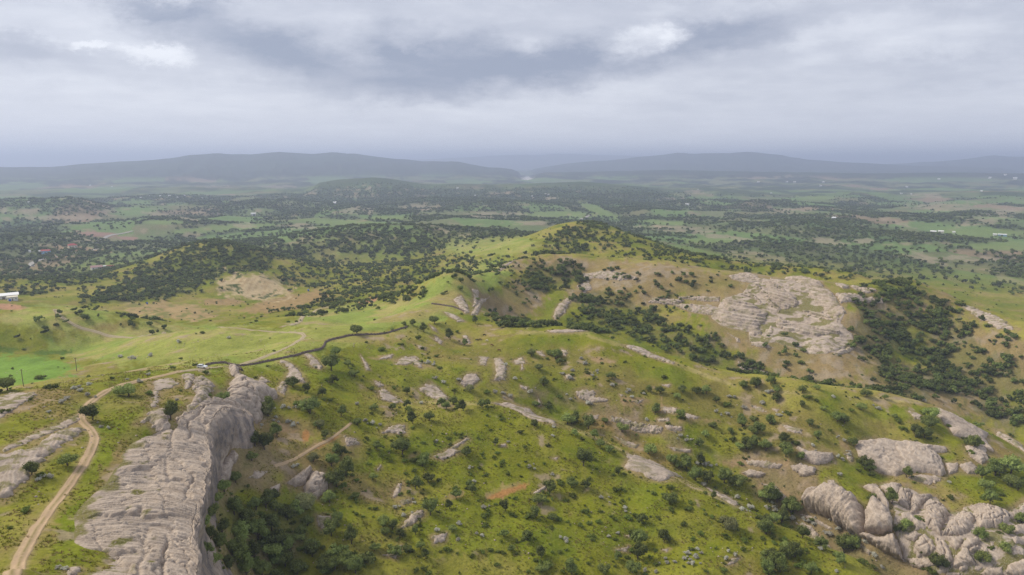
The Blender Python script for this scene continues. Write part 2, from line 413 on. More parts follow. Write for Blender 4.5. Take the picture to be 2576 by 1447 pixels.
ZOOM = {0: (0, 0, 0.805), 1: (0, 900, 1.613), 2: (800, 900, 1.613), 3: (1600, 900, 1.6133), 4: (2300, 900, 1.6133), 5: (0, 450, 2.342), 6: (1000, 450, 2.342), 7: (2000, 450, 2.1467),
        8: (2450, 1380, 3.4347), 9: (2150, 820, 4.02), 10: (560, 1080, 5.152), 11: (0, 700, 5.1667), 12: (1450, 1000, 8.513)}
def zp(k, x, y):
    ox, oy, s = ZOOM[k]
    return (ox + np.asarray(x, float) / s) * 0.805, (oy + np.asarray(y, float) / s) * 0.805

# ------------------------------------------------------------------ mesh helpers
def mesh_np(name, verts, faces, smooth=True):
    """verts (n,3), faces (m,3|4) -> mesh"""
    me = bpy.data.meshes.new(name)
    v = np.ascontiguousarray(verts, np.float32); f = np.ascontiguousarray(faces, np.int32)
    me.vertices.add(len(v)); me.vertices.foreach_set('co', v.ravel())
    k = f.shape[1]
    me.loops.add(f.size); me.loops.foreach_set('vertex_index', f.ravel())
    me.polygons.add(len(f)); me.polygons.foreach_set('loop_start', np.arange(0, f.size, k, dtype=np.int32))
    me.polygons.foreach_set('loop_total', np.full(len(f), k, np.int32))
    if smooth: me.polygons.foreach_set('use_smooth', np.ones(len(f), bool))
    me.update(calc_edges=True); me.validate()
    return me
def put_color(me, name, rgb):
    at = me.color_attributes.new(name, 'FLOAT_COLOR', 'POINT')
    c = np.ones((len(rgb), 4), np.float32); c[:, :3] = rgb
    at.data.foreach_set('color', c.ravel())
def put_float(me, name, val):
    at = me.attributes.new(name, 'FLOAT', 'POINT'); at.data.foreach_set('value', np.ascontiguousarray(val, np.float32))
def link(name, data, mat=None, parent=None, label=None, cat=None, group=None, kind=None, loc=None):
    o = bpy.data.objects.new(name, data); COL.objects.link(o)
    if mat is not None and data is not None and not data.materials: data.materials.append(mat)
    if parent is not None: o.parent = parent
    if loc is not None: o.location = loc
    tag(o, label, cat, group, kind)
    return o
def tag(o, label=None, cat=None, group=None, kind=None):
    if label: o['label'] = label
    if cat: o['category'] = cat
    if group: o['group'] = group
    if kind: o['kind'] = kind
def grid_faces(n, m, off=0):
    i, j = np.meshgrid(np.arange(n - 1), np.arange(m - 1), indexing='ij')
    a = (i * m + j).ravel() + off
    return np.stack([a, a + m, a + m + 1, a + 1], 1)

# ------------------------------------------------------------------ ground colours
PXG, PYG = project(GX, GY, GZ)
BW = np.clip(fbm(GA * 55, GL * 18, 191, 3) + 0.8 * fbm(GA * 170, GL * 60, 195, 2), -0.9, 1.2)
def brush(items, rmin=0, rmax=1e9):
    """soft world mask painted with ellipses (px, py, rx, ry[, rotation]) lying on the ground"""
    M = np.zeros((NA, NR), np.float32)
    for it in items:
        px, py, rx, ry = it[:4]; rot = it[4] if len(it) > 4 else 0
        big = max(rx, ry) * 1.05
        a0, _ = ray(px - big, py); a1, _ = ray(px + big, py)
        i0 = max(0, int((float(a0) - AZ[0]) / DA) - 4); i1 = min(NA, int((float(a1) - AZ[0]) / DA) + 5)
        if i1 <= i0: continue
        sx = PXG[i0:i1] - px; sy = PYG[i0:i1] - py
        c, s = math.cos(R(rot)), math.sin(R(rot))
        q = ((sx * c + sy * s) / rx) ** 2 + ((-sx * s + sy * c) / ry) ** 2
        q = q * (1 + 0.9 * BW[i0:i1])
        v = (1 - ss(q, 0.45, 1.05)) * ((GR[i0:i1] > rmin) & (GR[i0:i1] < rmax))
        M[i0:i1] = np.maximum(M[i0:i1], v)
    return M

# ------------------------------------------------------------------ materials
def new_mat(name):
    m = bpy.data.materials.new(name); m.use_nodes = True
    t = m.node_tree; t.nodes.clear()
    out = nd(t, 'ShaderNodeOutputMaterial'); b = nd(t, 'ShaderNodeBsdfPrincipled')
    t.links.new(b.outputs[0], out.inputs[0])
    b.inputs['Specular IOR Level'].default_value = 0.2
    return m, t, b, out
def tnoise(t, vec, scale, detail=4, rough=0.55, dist=0.0):
    n = nd(t, 'ShaderNodeTexNoise'); n.inputs['Scale'].default_value = scale
    n.inputs['Detail'].default_value = detail; n.inputs['Roughness'].default_value = rough; n.inputs['Distortion'].default_value = dist
    if vec is not None: t.links.new(vec, n.inputs['Vector'])
    return n.outputs[0]
def bump(t, b, h, strength, dist):
    n = nd(t, 'ShaderNodeBump'); n.inputs['Strength'].default_value = strength; n.inputs['Distance'].default_value = dist
    t.links.new(h, n.inputs['Height']); t.links.new(n.outputs[0], b.inputs['Normal'])
def plain(name, col, rough=0.7, vary=0.12, scale=3.0, metal=0.0, spec=0.2):
    m, t, b, _ = new_mat(name)
    g = nd(t, 'ShaderNodeNewGeometry')
    n = tnoise(t, g.outputs['Position'], scale, 3)
    f = mth(t, 'MULTIPLY_ADD', n, 2 * vary, 1 - vary)
    c = nd(t, 'ShaderNodeVectorMath', operation='SCALE'); c.inputs[0].default_value = col; t.links.new(f, c.inputs['Scale'])
    t.links.new(c.outputs[0], b.inputs['Base Color'])
    b.inputs['Roughness'].default_value = rough; b.inputs['Metallic'].default_value = metal; b.inputs['Specular IOR Level'].default_value = spec
    return m

def ground_material():
    m, t, b, _ = new_mat('ground')
    a = nd(t, 'ShaderNodeAttribute', attribute_name='tint')
    g = nd(t, 'ShaderNodeNewGeometry'); P = g.outputs['Position']
    n1 = tnoise(t, P, 0.9, 5, 0.62); n2 = tnoise(t, P, 0.16, 5, 0.6); n3 = tnoise(t, P, 0.02, 4, 0.6)
    v = mth(t, 'ADD', mth(t, 'MULTIPLY_ADD', n1, 0.85, 0.575), mth(t, 'MULTIPLY_ADD', n2, 0.7, -0.35))
    v = mth(t, 'ADD', v, mth(t, 'MULTIPLY_ADD', n3, 0.25, -0.125))
    c = nd(t, 'ShaderNodeVectorMath', operation='SCALE'); t.links.new(a.outputs['Color'], c.inputs[0]); t.links.new(v, c.inputs['Scale'])
    # flecks of dead stalks and of fresher green
    n4 = tnoise(t, P, 0.45, 6, 0.7)
    w = nd(t, 'ShaderNodeAttribute', attribute_name='grass')
    c2 = mixc(t, mth(t, 'MULTIPLY', sstep(t, n4, 0.52, 0.70), mth(t, 'MULTIPLY', w.outputs['Fac'], 0.45)), c.outputs[0], (0.23, 0.19, 0.08))
    c3 = mixc(t, mth(t, 'MULTIPLY', sstep(t, n4, 0.46, 0.30), mth(t, 'MULTIPLY', w.outputs['Fac'], 0.55)), c2, (0.075, 0.095, 0.012))
    t.links.new(c3, b.inputs['Base Color'])
    b.inputs['Roughness'].default_value = 0.95; b.inputs['Specular IOR Level'].default_value = 0.05
    bump(t, b, mth(t, 'ADD', n1, mth(t, 'MULTIPLY', n2, 2.0)), 0.8, 0.5)
    return m
def rock_material(name='rock', tint=(1, 1, 1)):
    m, t, b, _ = new_mat(name)
    g = nd(t, 'ShaderNodeNewGeometry'); P = g.outputs['Position']
    a = nd(t, 'ShaderNodeAttribute', attribute_name='strata')
    n1 = tnoise(t, P, 0.35, 7, 0.65); n2 = tnoise(t, P, 2.3, 5, 0.65); n3 = tnoise(t, P, 0.07, 4, 0.55)
    base = mixc(t, sstep(t, n1, 0.32, 0.68), (0.27 * tint[0], 0.222 * tint[1], 0.182 * tint[2]), (0.50 * tint[0], 0.425 * tint[1], 0.35 * tint[2]))
    # lighter and darker beds
    base = mixc(t, mth(t, 'MULTIPLY', a.outputs['Fac'], 0.7), base, (0.60 * tint[0], 0.525 * tint[1], 0.445 * tint[2]))
    # weathering crust
    crust = mth(t, 'MULTIPLY', sstep(t, n3, 0.48, 0.66), sstep(t, n2, 0.38, 0.6))
    base = mixc(t, mth(t, 'MULTIPLY', crust, 0.4), base, (0.19, 0.165, 0.15))
    n5 = tnoise(t, P, 0.55, 6, 0.75, 1.2)
    base = mixc(t, mth(t, 'MULTIPLY', sstep(t, n5, 0.56, 0.72), 0.55), base, (0.105, 0.095, 0.088))
    va = nd(t, 'ShaderNodeAttribute', attribute_name='flank_dark')
    base = mixc(t, mth(t, 'MULTIPLY', va.outputs['Fac'], sstep(t, n1, 0.36, 0.56)), base, (0.135, 0.118, 0.112))  # patchy darker tone, driven by the mesh attribute
    # thin turf in the flat hollows
    s = nd(t, 'ShaderNodeAttribute', attribute_name='turf')
    tf = mth(t, 'MULTIPLY', s.outputs['Fac'], sstep(t, n2, 0.30, 0.5))
    base = mixc(t, tf, base, mixc(t, n1, (0.20, 0.155, 0.06), (0.13, 0.145, 0.03)))
    f = mth(t, 'MULTIPLY_ADD', n2, 0.7, 0.65)
    c = nd(t, 'ShaderNodeVectorMath', operation='SCALE'); t.links.new(base, c.inputs[0]); t.links.new(f, c.inputs['Scale'])
    t.links.new(c.outputs[0], b.inputs['Base Color'])
    b.inputs['Roughness'].default_value = 0.92; b.inputs['Specular IOR Level'].default_value = 0.1
    bump(t, b, mth(t, 'ADD', mth(t, 'MULTIPLY', n2, 0.8), mth(t, 'MULTIPLY', n1, 1.6)), 0.9, 0.35)
    return m
def track_material(name, col):
    m, t, b, _ = new_mat(name); g = nd(t, 'ShaderNodeNewGeometry'); P = g.outputs['Position']
    a = nd(t, 'ShaderNodeAttribute', attribute_name='mid')
    n1 = tnoise(t, P, 1.1, 5, 0.65); n2 = tnoise(t, P, 0.25, 4, 0.6)
    c = nd(t, 'ShaderNodeVectorMath', operation='SCALE'); c.inputs[0].default_value = col
    t.links.new(mth(t, 'ADD', mth(t, 'MULTIPLY_ADD', n1, 0.5, 0.55), mth(t, 'MULTIPLY', n2, 0.4)), c.inputs['Scale'])
    k = mth(t, 'MULTIPLY', a.outputs['Fac'], sstep(t, mth(t, 'ADD', mth(t, 'MULTIPLY', n1, 0.5), mth(t, 'MULTIPLY', n2, 0.5)), 0.36, 0.56))
    t.links.new(mixc(t, k, c.outputs[0], (0.20, 0.165, 0.055)), b.inputs['Base Color']); b.inputs['Roughness'].default_value = 0.95
    bump(t, b, n1, 0.6, 0.2); return m
def leaf_material(name, dark, light, trans=0.25):
    m, t, b, out = new_mat(name)
    oi = nd(t, 'ShaderNodeObjectInfo'); g = nd(t, 'ShaderNodeNewGeometry')
    n = tnoise(t, g.outputs['Position'], 1.3, 3)
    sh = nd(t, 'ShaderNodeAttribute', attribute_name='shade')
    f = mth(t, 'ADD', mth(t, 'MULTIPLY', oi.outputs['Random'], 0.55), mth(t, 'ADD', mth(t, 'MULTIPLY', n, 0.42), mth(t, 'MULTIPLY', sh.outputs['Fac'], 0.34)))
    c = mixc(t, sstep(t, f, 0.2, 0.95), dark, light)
    hs = nd(t, 'ShaderNodeHueSaturation'); t.links.new(c, hs.inputs['Color'])
    t.links.new(mth(t, 'MULTIPLY_ADD', oi.outputs['Random'], 0.035, 0.472), hs.inputs['Hue'])
    t.links.new(hs.outputs[0], b.inputs['Base Color'])
    b.inputs['Roughness'].default_value = 0.75; b.inputs['Specular IOR Level'].default_value = 0.15
    tr = nd(t, 'ShaderNodeBsdfTranslucent'); t.links.new(hs.outputs[0], tr.inputs[0])
    mx = nd(t, 'ShaderNodeMixShader'); mx.inputs[0].default_value = trans
    t.links.new(b.outputs[0], mx.inputs[1]); t.links.new(tr.outputs[0], mx.inputs[2]); t.links.new(mx.outputs[0], out.inputs[0])
    return m
M = dict(
    ground=ground_material(), rock=rock_material('rock', (0.93, 0.88, 0.825)), rock_warm=rock_material('rock_warm', (1.06, 1.0, 0.93)),
    leaf=leaf_material('oak_leaves', (0.058, 0.080, 0.020), (0.205, 0.25, 0.062)), leafd=leaf_material('woodland_leaves', (0.045, 0.066, 0.018), (0.155, 0.195, 0.050)),
    leaf2=leaf_material('olive_leaves', (0.12, 0.135, 0.05), (0.29, 0.305, 0.12)),
    bush=leaf_material('shrub_leaves', (0.058, 0.083, 0.014), (0.175, 0.225, 0.038)),
    silver=leaf_material('silver_leaves', (0.34, 0.33, 0.25), (0.60, 0.585, 0.48)),
    bark=plain('bark', (0.085, 0.065, 0.05), 0.95), soil=track_material('track_soil', (0.44, 0.31, 0.185)),
    pale=track_material('pale_track', (0.38, 0.31, 0.20)), asphalt=plain('road_surface', (0.34, 0.32, 0.29), 0.9, 0.1, 0.3),
    brush=plain('dry_brushwood', (0.17, 0.13, 0.11), 0.95, 0.4, 2.2), wood=plain('pole_wood', (0.17, 0.13, 0.10), 0.9, 0.2, 4),
    white=plain('white_paint', (0.80, 0.80, 0.80), 0.25, 0.02, 1, 0, 0.5), glass=plain('dark_glass', (0.11, 0.12, 0.13), 0.08, 0.05, 1, 0, 0.5),
    tyre=plain('tyre_rubber', (0.025, 0.025, 0.025), 0.85), metal=plain('grey_metal', (0.42, 0.43, 0.44), 0.35, 0.05, 2, 0.8, 0.5),
    lamp=plain('lamp_lens', (0.75, 0.76, 0.78), 0.15, 0.02, 1, 0, 0.5), redlamp=plain('red_lens', (0.5, 0.02, 0.02), 0.2, 0.02, 1, 0, 0.5),
    wall=plain('white_wall', (0.72, 0.70, 0.66), 0.85, 0.07, 0.4), cream=plain('cream_wall', (0.66, 0.60, 0.46), 0.85, 0.07, 0.4), bluewall=plain('blue_wall', (0.30, 0.50, 0.68), 0.85, 0.07, 0.4),
    redroof=plain('red_roof', (0.36, 0.07, 0.06), 0.7, 0.15, 0.8), whiteroof=plain('white_roof', (0.78, 0.77, 0.74), 0.6, 0.06, 0.5), greyroof=plain('grey_roof', (0.40, 0.37, 0.35), 0.8, 0.12, 0.5),
    pinkroof=plain('pink_roof', (0.45, 0.27, 0.24), 0.8, 0.12, 0.5),
    blue=plain('blue_plastic', (0.02, 0.09, 0.45), 0.5, 0.05, 2, 0, 0.5), black=plain('black_hide', (0.018, 0.016, 0.015), 0.8), brown=plain('brown_hide', (0.14, 0.06, 0.03), 0.8), hide=plain('pale_hide', (0.55, 0.48, 0.38), 0.8, 0.3, 2.5),
    water=plain('river_water', (0.42, 0.40, 0.36), 0.15, 0.05, 0.01, 0, 0.5),
)

# ------------------------------------------------------------------ ground colour and planting density
def paint():
    rng = GR
    big = fbm(GX / 150, GY / 150, 101, 3); md = fbm(GX / 38, GY / 38, 105, 3); sm = fbm(GX / 9, GY / 9, 109, 3)
    C = np.zeros((NA, NR, 3), np.float32); Gs = np.ones((NA, NR), np.float32)
    def lay(mask, col):
        k = np.clip(mask, 0, 1)[..., None]
        C[:] = C * (1 - k) + np.array(col, np.float32) * k
    C[:] = (0.180, 0.185, 0.015)
    lay(ss(big + 0.7 * md, -0.15, 0.55), (0.265, 0.24, 0.046))
    lay(ss(md + 0.6 * sm, 0.05, 0.55) * 0.6, (0.25, 0.18, 0.07))
    lay(ss(-md + 0.5 * sm - 0.4 * big, 0.12, 0.5) * 0.75, (0.125, 0.160, 0.012))
    # slope: steep banks lose their turf
    gz_r = np.gradient(GZ, axis=1) / np.gradient(GR, axis=1)
    gz_a = np.gradient(GZ, axis=0) / (DA * GR)
    slope = np.hypot(gz_r, gz_a)
    nearm = 1 - ss(GL, math.log(900), math.log(1400))
    lay(nearm * ss(slope + 0.35 * sm + 0.25 * md, 0.55, 0.95) * 0.7, (0.235, 0.175, 0.10))
    # bright meadows
    mead = brush([(470,870,360,58),(950,800,230,40,-12),(1130,735,170,55,-35),(150,800,170,34),(1230,618,150,30),(780,850,180,30),(620,905,160,25), (250,880,140,30), (1250,690,60,30,-35), (850,790,150,22,-12)], 320, 1500)
    lay(mead * (0.75 + 0.5 * md), (0.285, 0.305, 0.070)); lay(mead * ss(md + 0.6 * sm + .3 * big, 0.05, 0.45) * 0.8, (0.33, 0.28, 0.095))
    lay(mead * ss(-md + 0.6 * big, 0.08, 0.45) * 0.7, (0.205, 0.27, 0.048))
    ridge = brush([(1130,745,130,26,-33),(1060,790,140,22,-14),(1350,648,150,14,4),(1750,672,260,12,7),(2050,722,120,16,14),(900,850,180,16,-8)], 400, 900)
    lay(ridge * (0.6 + md), (0.285, 0.235, 0.075))
    rim = brush([(1390,838,110,6),(1540,862,80,6,15),(1750,935,150,6,20),(2000,990,120,5,5),(2250,1006,130,6,3),(1180,1015,150,6,2),(1480,1095,150,6,25),(1750,1225,150,6,26)], 270, 450)
    lay(rim * (0.7 + md), (0.35, 0.285, 0.115))
    # lush hollows
    lush = brush([(1080,960,150,45,20),(980,900,110,40),(800,935,110,30),(1330,1010,60,12),(1400,770,40,50,-25),(1440,690,40,30),(2330,1155,200,22,-3),(2450,1190,120,30),(2280,1040,120,20),(700,1300,200,60),(200,1330,60,160,25),(250,1180,60,90,20),(1250,1320,240,90),(330,1045,80,60)])
    lay(lush * (0.55 + 0.8 * md), (0.160, 0.190, 0.011))
    # dry, brownish slopes
    dry = brush([(1400,665,90,24),(1650,700,420,42,6),(1960,800,240,130,15),(2050,900,170,70),(1560,740,150,40),(2350,980,260,60,12),(2480,900,170,90,20),(2300,760,120,40),(2180,850,60,120),(1300,760,90,50,-25)], 470, 800)
    lay(dry * (0.95 + 0.6 * md), (0.265, 0.19, 0.085)); lay(dry * ss(md + sm, 0.0, 0.4) * 0.8, (0.31, 0.245, 0.165))
    dry2 = brush([(360,1000,140,34,-12),(110,1010,170,40),(330,1100,24,120,32),(280,1200,26,110,30),(250,1250,22,90,30),(430,975,90,24),(150,1090,120,20,-20),(700,1080,120,40,0),(850,1130,130,45,-10),(950,1220,110,40),(740,1010,60,25)], 100, 340)
    lay(dry2 * (0.5 + 0.8 * md), (0.245, 0.175, 0.07))
    dry3 = brush([(1500,1060,70,25,15),(1640,1140,90,30,25),(1560,1200,60,30),(1700,1330,120,50),(1900,1420,120,40),(1750,1000,120,40),(1950,1060,150,40),(2130,1150,80,40),(2150,1080,90,24),(2300,1180,110,20,10),(1350,905,80,22),(1150,890,80,22),(1600,960,120,30),(2260,1250,40,40),(2480,1150,90,30)], 230, 440)
    lay(dry3 * (0.4 + 0.9 * md), (0.24, 0.165, 0.06))
    back = brush([(1500,960,330,60,12),(1800,1030,330,75,13),(2050,1100,200,80,10),(1300,900,200,50)], 324, 450)
    lay(back * (0.5 + 0.5 * md), (0.165, 0.150, 0.030)); lay(brush([(1300,1180,420,150,8),(1650,1330,330,110,15)], 150, 318) * (0.45 + 0.6 * md), (0.190, 0.198, 0.013))
    # bare soil
    soil = brush([(1270,1235,70,16,-20),(1135,1250,40,9,-20),(1060,1135,60,10,-28),(770,1095,12,14),(1440,1450,40,10),(720,1075,40,14),(800,1120,70,8,-25),(1600,1010,50,14),(1670,1030,40,9),(1750,1060,60,9),(1330,905,22,8),(1470,945,18,8),(1060,925,50,8),(1000,905,28,8),(950,900,30,6),(1380,900,25,8,10),(1520,905,40,10),(2080,1130,60,16),(1900,1165,90,12),(1600,1180,50,16,25),(1560,1160,40,14), (1950,1240,70,14,15),(2120,1110,50,10,60)], 230, 440)
    lay(soil * (0.45 + 0.8 * sm + 0.6 * md), (0.34, 0.225, 0.125))
    orange = brush([(770,1096,11,16),(815,1115,40,7,-28),(1270,1240,60,9,-20)], 200, 340); lay(orange, (0.37, 0.19, 0.065))
    spots = ss(sm + 0.8 * md + 0.15 * gnoise(GX / 2.5, GY / 2.5, 131), 0.52, 0.72) * (1 - ss(GR, 480, 620))
    lay(spots * 0.75, (0.33, 0.25, 0.165)); Gs *= 1 - 0.8 * np.clip(spots + soil + orange, 0, 1)
    # crop field and ploughed land in the left valley
    field = brush([(60,932,140,44,-3)], 420, 640); lay(field, (0.16, 0.26, 0.038)); Gs *= 1 - 0.7 * field
    lay(brush([(0,880,60,8),(120,888,60,6)], 420, 640) * 0.8, (0.07, 0.12, 0.015))
    f1 = brush([(430,783,130,24,4)], 640, 1000); lay(f1, (0.33, 0.235, 0.105)); lay(f1 * ss(md + sm, -0.05, 0.3) * 0.8, (0.16, 0.17, 0.04))
    f2 = brush([(715,762,125,20,-11),(560,760,60,10,0)], 640, 1000); furrow = 0.5 + 0.5 * np.sin((GX * 0.8 + GY * 0.6) / 1.6)
    lay(f2, (0.30, 0.205, 0.09)); lay(f2 * furrow * 0.35, (0.20, 0.15, 0.05))
    lay(brush([(928,757,26,7,-15),(20,772,46,9,4)], 500, 1100), (0.40, 0.22, 0.12))
    # landslip scarp
    sc = brush([(640,722,98,36,6)], 800, 1080); streak = fbm(GX / 5, GY / 40, 141, 3)
    lay(sc, (0.42, 0.325, 0.185)); lay(sc * ss(streak, 0.0, 0.35) * 0.7, (0.30, 0.21, 0.10)); lay(sc * ss(md + sm, 0.25, 0.5), (0.07, 0.09, 0.02))
    Gs *= 1 - np.clip(sc + f1 + f2, 0, 1)
    # ---------------- planting density (0..1)
    dens = brush([(1495,820,80,28,5),(1600,810,120,46,20),(1740,868,130,40,25),(1860,925,100,26,15),(1510,765,70,40),(1420,690,60,38),(1360,700,50,40),(1680,850,110,34,22)], 440, 760) * 1.8
    dens = np.maximum(dens, brush([(1300,740,80,60,-30),(1560,705,90,30),(1720,705,110,26),(2000,940,140,24,10),(1960,890,60,40),(1250,800,40,16),(1600,760,140,40)], 470, 760) * 0.45)
    dens = np.maximum(dens, brush([(2030,966,170,13,6),(2240,990,140,13,6),(1320,818,90,10,2)], 440, 760) * 2.0)
    dens = np.maximum(dens, brush([(2265,745,80,40,15),(2330,850,150,80,20),(2440,930,160,70,25),(2540,1030,100,60,20),(2200,860,48,70,-20),(2300,955,130,36,12),(2180,760,30,50)], 440, 800) * 2.4)
    dens = np.maximum(dens, brush([(2420,800,90,30,25),(2530,880,80,40,25),(2480,1000,160,60,20)], 440, 800) * 0.5)
    hillw = brush([(1440,592,110,24,-22),(1500,585,50,24,10),(1420,630,90,14,-5)], 750, 1300)
    dens = np.maximum(dens, hillw * 0.85)
    dens = np.maximum(dens, brush([(1650,630,230,32,9),(1950,685,260,20,4),(1560,610,90,30)], 760, 1250) * 0.42)
    dens = np.maximum(dens, brush([(1000,685,330,34,-4),(1150,660,160,16,-4),(850,750,190,30,-12),(1050,740,190,16,-10),(780,690,110,40), (900,770,160,14,-10)], 540, 1400) * 0.5)
    dens = np.maximum(dens, brush([(930,605,240,40,2),(480,675,190,50,-12),(370,735,170,26,-8),(640,625,150,34,4),(560,655,140,40)], 850, 1750) * 1.5)
    dens = np.maximum(dens, brush([(130,670,220,60),(250,620,300,40),(60,730,90,18)], 900, 2000) * 0.6)
    dens = np.maximum(dens, brush([(70,838,90,36),(340,802,80,26,8),(200,800,80,22)], 500, 760) * 0.32)
    dens = np.maximum(dens, brush([(640,1330,190,110,10),(560,1400,120,70),(760,1400,220,60)], 150, 262) * 0.3)
    dens *= 1 - np.clip(sc * 0.9 + f1 + f2 + field, 0, 1)
    dens *= 1 - 0.85 * brush([(1230,622,140,24,-3),(1180,612,90,12)], 1000, 1500)
    # ---------------- the plain: patchwork of scrub, fields, bare banks
    farm = ss(GL, math.log(1180), math.log(1600)) * (1 - ss(GL, math.log(30000), math.log(60000)))
    wx = GX + 60 * fbm(GX / 300, GY / 300, 151, 2); wy = GY + 60 * fbm(GX / 300, GY / 300, 155, 2)
    cs = np.where(GR < 5000, 170.0, 420.0)
    ci = np.floor((wx * 0.94 + wy * 0.34) / cs).astype(np.int64); cj = np.floor((-wx * 0.34 + wy * 0.94) / (cs * 1.5)).astype(np.int64)
    cell = _h(ci, cj, 7).astype(np.float64) / 4294967296.0
    wood = ss(fbm(GX / 420, GY / 420, 161, 4, 0.55) + 0.35 * fbm(GX / 90, GY / 90, 165, 3), -0.24, 0.10)
    plainc = np.zeros_like(C); plainc[:] = (0.13, 0.165, 0.06)
    def play(mask, col):
        k = np.clip(mask, 0, 1)[..., None]; plainc[:] = plainc * (1 - k) + np.array(col, np.float32) * k
    play(ss(fbm(GX / 200, GY / 200, 171, 3), -0.1, 0.3), (0.17, 0.165, 0.075))
    play((cell < 0.22) * 0.85, (0.135, 0.205, 0.06)); play((cell > 0.93) * 0.8, (0.26, 0.185, 0.12)); play(((cell > 0.5) & (cell < 0.6)) * 0.7, (0.18, 0.19, 0.085))
    woodn = wood * (1 - 0.8 * (cell < 0.16))
    mnt = np.zeros((NA, NR))
    mnt = np.maximum(mnt, ss(GZ, -70, -35) * ss(GR, 3800, 4300)); mnt = np.maximum(mnt, ss(GR, 7600, 8600) * ss(GZ, -88, -60))
    woodn = np.maximum(woodn, mnt * 0.92)
    woodn = np.maximum(woodn, brush([(2150,650,330,34,8),(2120,590,230,26,4),(2050,560,120,20),(1640,555,200,14),(150,520,160,24),(60,575,120,30),(1000,500,330,40),(1500,495,260,34)], 1200, 6000) * 0.85)
    fieldp = brush([(870,560,140,9,3),(560,575,170,9,-4),(760,600,80,6,0),(980,548,60,6),(1400,540,110,10),(1500,528,60,10,20),(1670,560,80,6,3),(1790,605,90,8),(2060,498,60,6),(2480,585,130,12),(2520,620,110,14),(2200,710,120,8),(2480,745,60,10), (900,625,90,6,-12),(420,560,60,6),(330,640,130,8,-6),(260,665,110,7,-4)], 1200, 6000)
    woodn *= 1 - fieldp; play(fieldp * 0.9, (0.16, 0.215, 0.065))
    wcol = np.array((0.055, 0.078, 0.028), np.float32)
    tree_near = ss(GR, 3000, 4200)             # beyond the last planted trees the canopy itself is the surface
    wc = wcol[None, None] * (1 - 0.5 * ss(GR, 4200, 7500)[..., None]); k = (woodn * (0.55 + 0.40 * tree_near))[..., None]; plainc[:] = plainc * (1 - k) + wc * k
    bank = brush([(900,529,50,11),(770,571,46,10,5),(620,566,36,8),(430,545,95,5,8),(1240,541,95,9),(1060,522,60,9),(1330,562,60,6),(1750,484,32,7),(150,548,120,6),(50,532,60,8),
        (1700,577,140,9,4),(1830,598,110,7,7),(1880,640,70,9,4),(1950,656,62,12,2),(2080,608,62,9,5),(2172,607,36,8),(2370,521,110,12),(2490,548,110,16,-14),(2330,492,44,6),(1985,531,60,8,3),(2345,655,60,12,18),(2450,650,90,8,3),(2216,681,17,8),
        (2545,703,50,13,14),(2480,752,44,20,15),(2250,560,60,4,18),(1400,575,30,5),(1980,445,40,3),(560,470,70,4),(1120,583,44,5,22),(1160,592,30,6,-5),(700,470,60,4), (2270,700,30,8), (1380,500,40,5)], 1000, 12000)
    bank = bank * ss(fbm(GX / 60, GY / 60, 181, 3) + 0.5 * fbm(GX / 20, GY / 20, 183, 2) + 0.3 * bank, -0.05, 0.35)
    woodn *= 1 - bank
    kb = bank[..., None] * 0.6; plainc[:] = plainc * (1 - kb) + np.array((0.33, 0.265, 0.185), np.float32) * kb
    bare = ss(slope * 2.2 + 0.9 * fbm(GX / 70, GY / 70, 185, 3), 0.55, 0.9) * (GR < 4200)
    kb = bare[..., None] * 0.7; plainc[:] = plainc * (1 - kb) + np.array((0.30, 0.235, 0.155), np.float32) * kb
    plough = brush([(243,590,62,7,2),(322,600,26,5)], 1200, 3000); kb = plough[..., None]; plainc[:] = plainc * (1 - kb) + np.array((0.27, 0.17, 0.125), np.float32) * kb
    woodn *= (1 - plough) * (1 - 0.6 * bare)
    yard = brush([(200,628,60,8,4),(150,645,40,5)], 1200, 3000); kb = yard[..., None] * 0.8; plainc[:] = plainc * (1 - kb) + np.array((0.34, 0.24, 0.14), np.float32) * kb
    # far slopes read as woodland with paler clearings
    k = farm[..., None]; C[:] = C * (1 - k) + plainc * k
    Gs *= 1 - 0.85 * farm
    dens = np.maximum(dens * (1 - farm * 0.3), farm * woodn * 0.8 * (1 - ss(GR, 3600, 4400)))
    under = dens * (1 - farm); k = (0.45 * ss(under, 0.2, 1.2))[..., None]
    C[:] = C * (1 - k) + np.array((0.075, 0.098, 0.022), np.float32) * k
    g = brush([(1326,450,14,6)], 7500, 14000)[..., None]; C[:] = C * (1 - g) + np.array((0.5, 0.47, 0.41), np.float32) * g  # gleam of the river painted into the ground colour as a pale patch
    return np.clip(C, 0.01, 0.7), np.clip(Gs, 0, 1), dens, slope
TINT, GRASS, DENS, SLOPE = paint()

# ------------------------------------------------------------------ ground sheet
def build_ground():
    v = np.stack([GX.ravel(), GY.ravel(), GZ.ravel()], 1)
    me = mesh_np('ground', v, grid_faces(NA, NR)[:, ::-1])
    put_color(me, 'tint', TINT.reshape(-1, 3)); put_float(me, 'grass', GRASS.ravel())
    return link('ground', me, M['ground'], kind='structure')

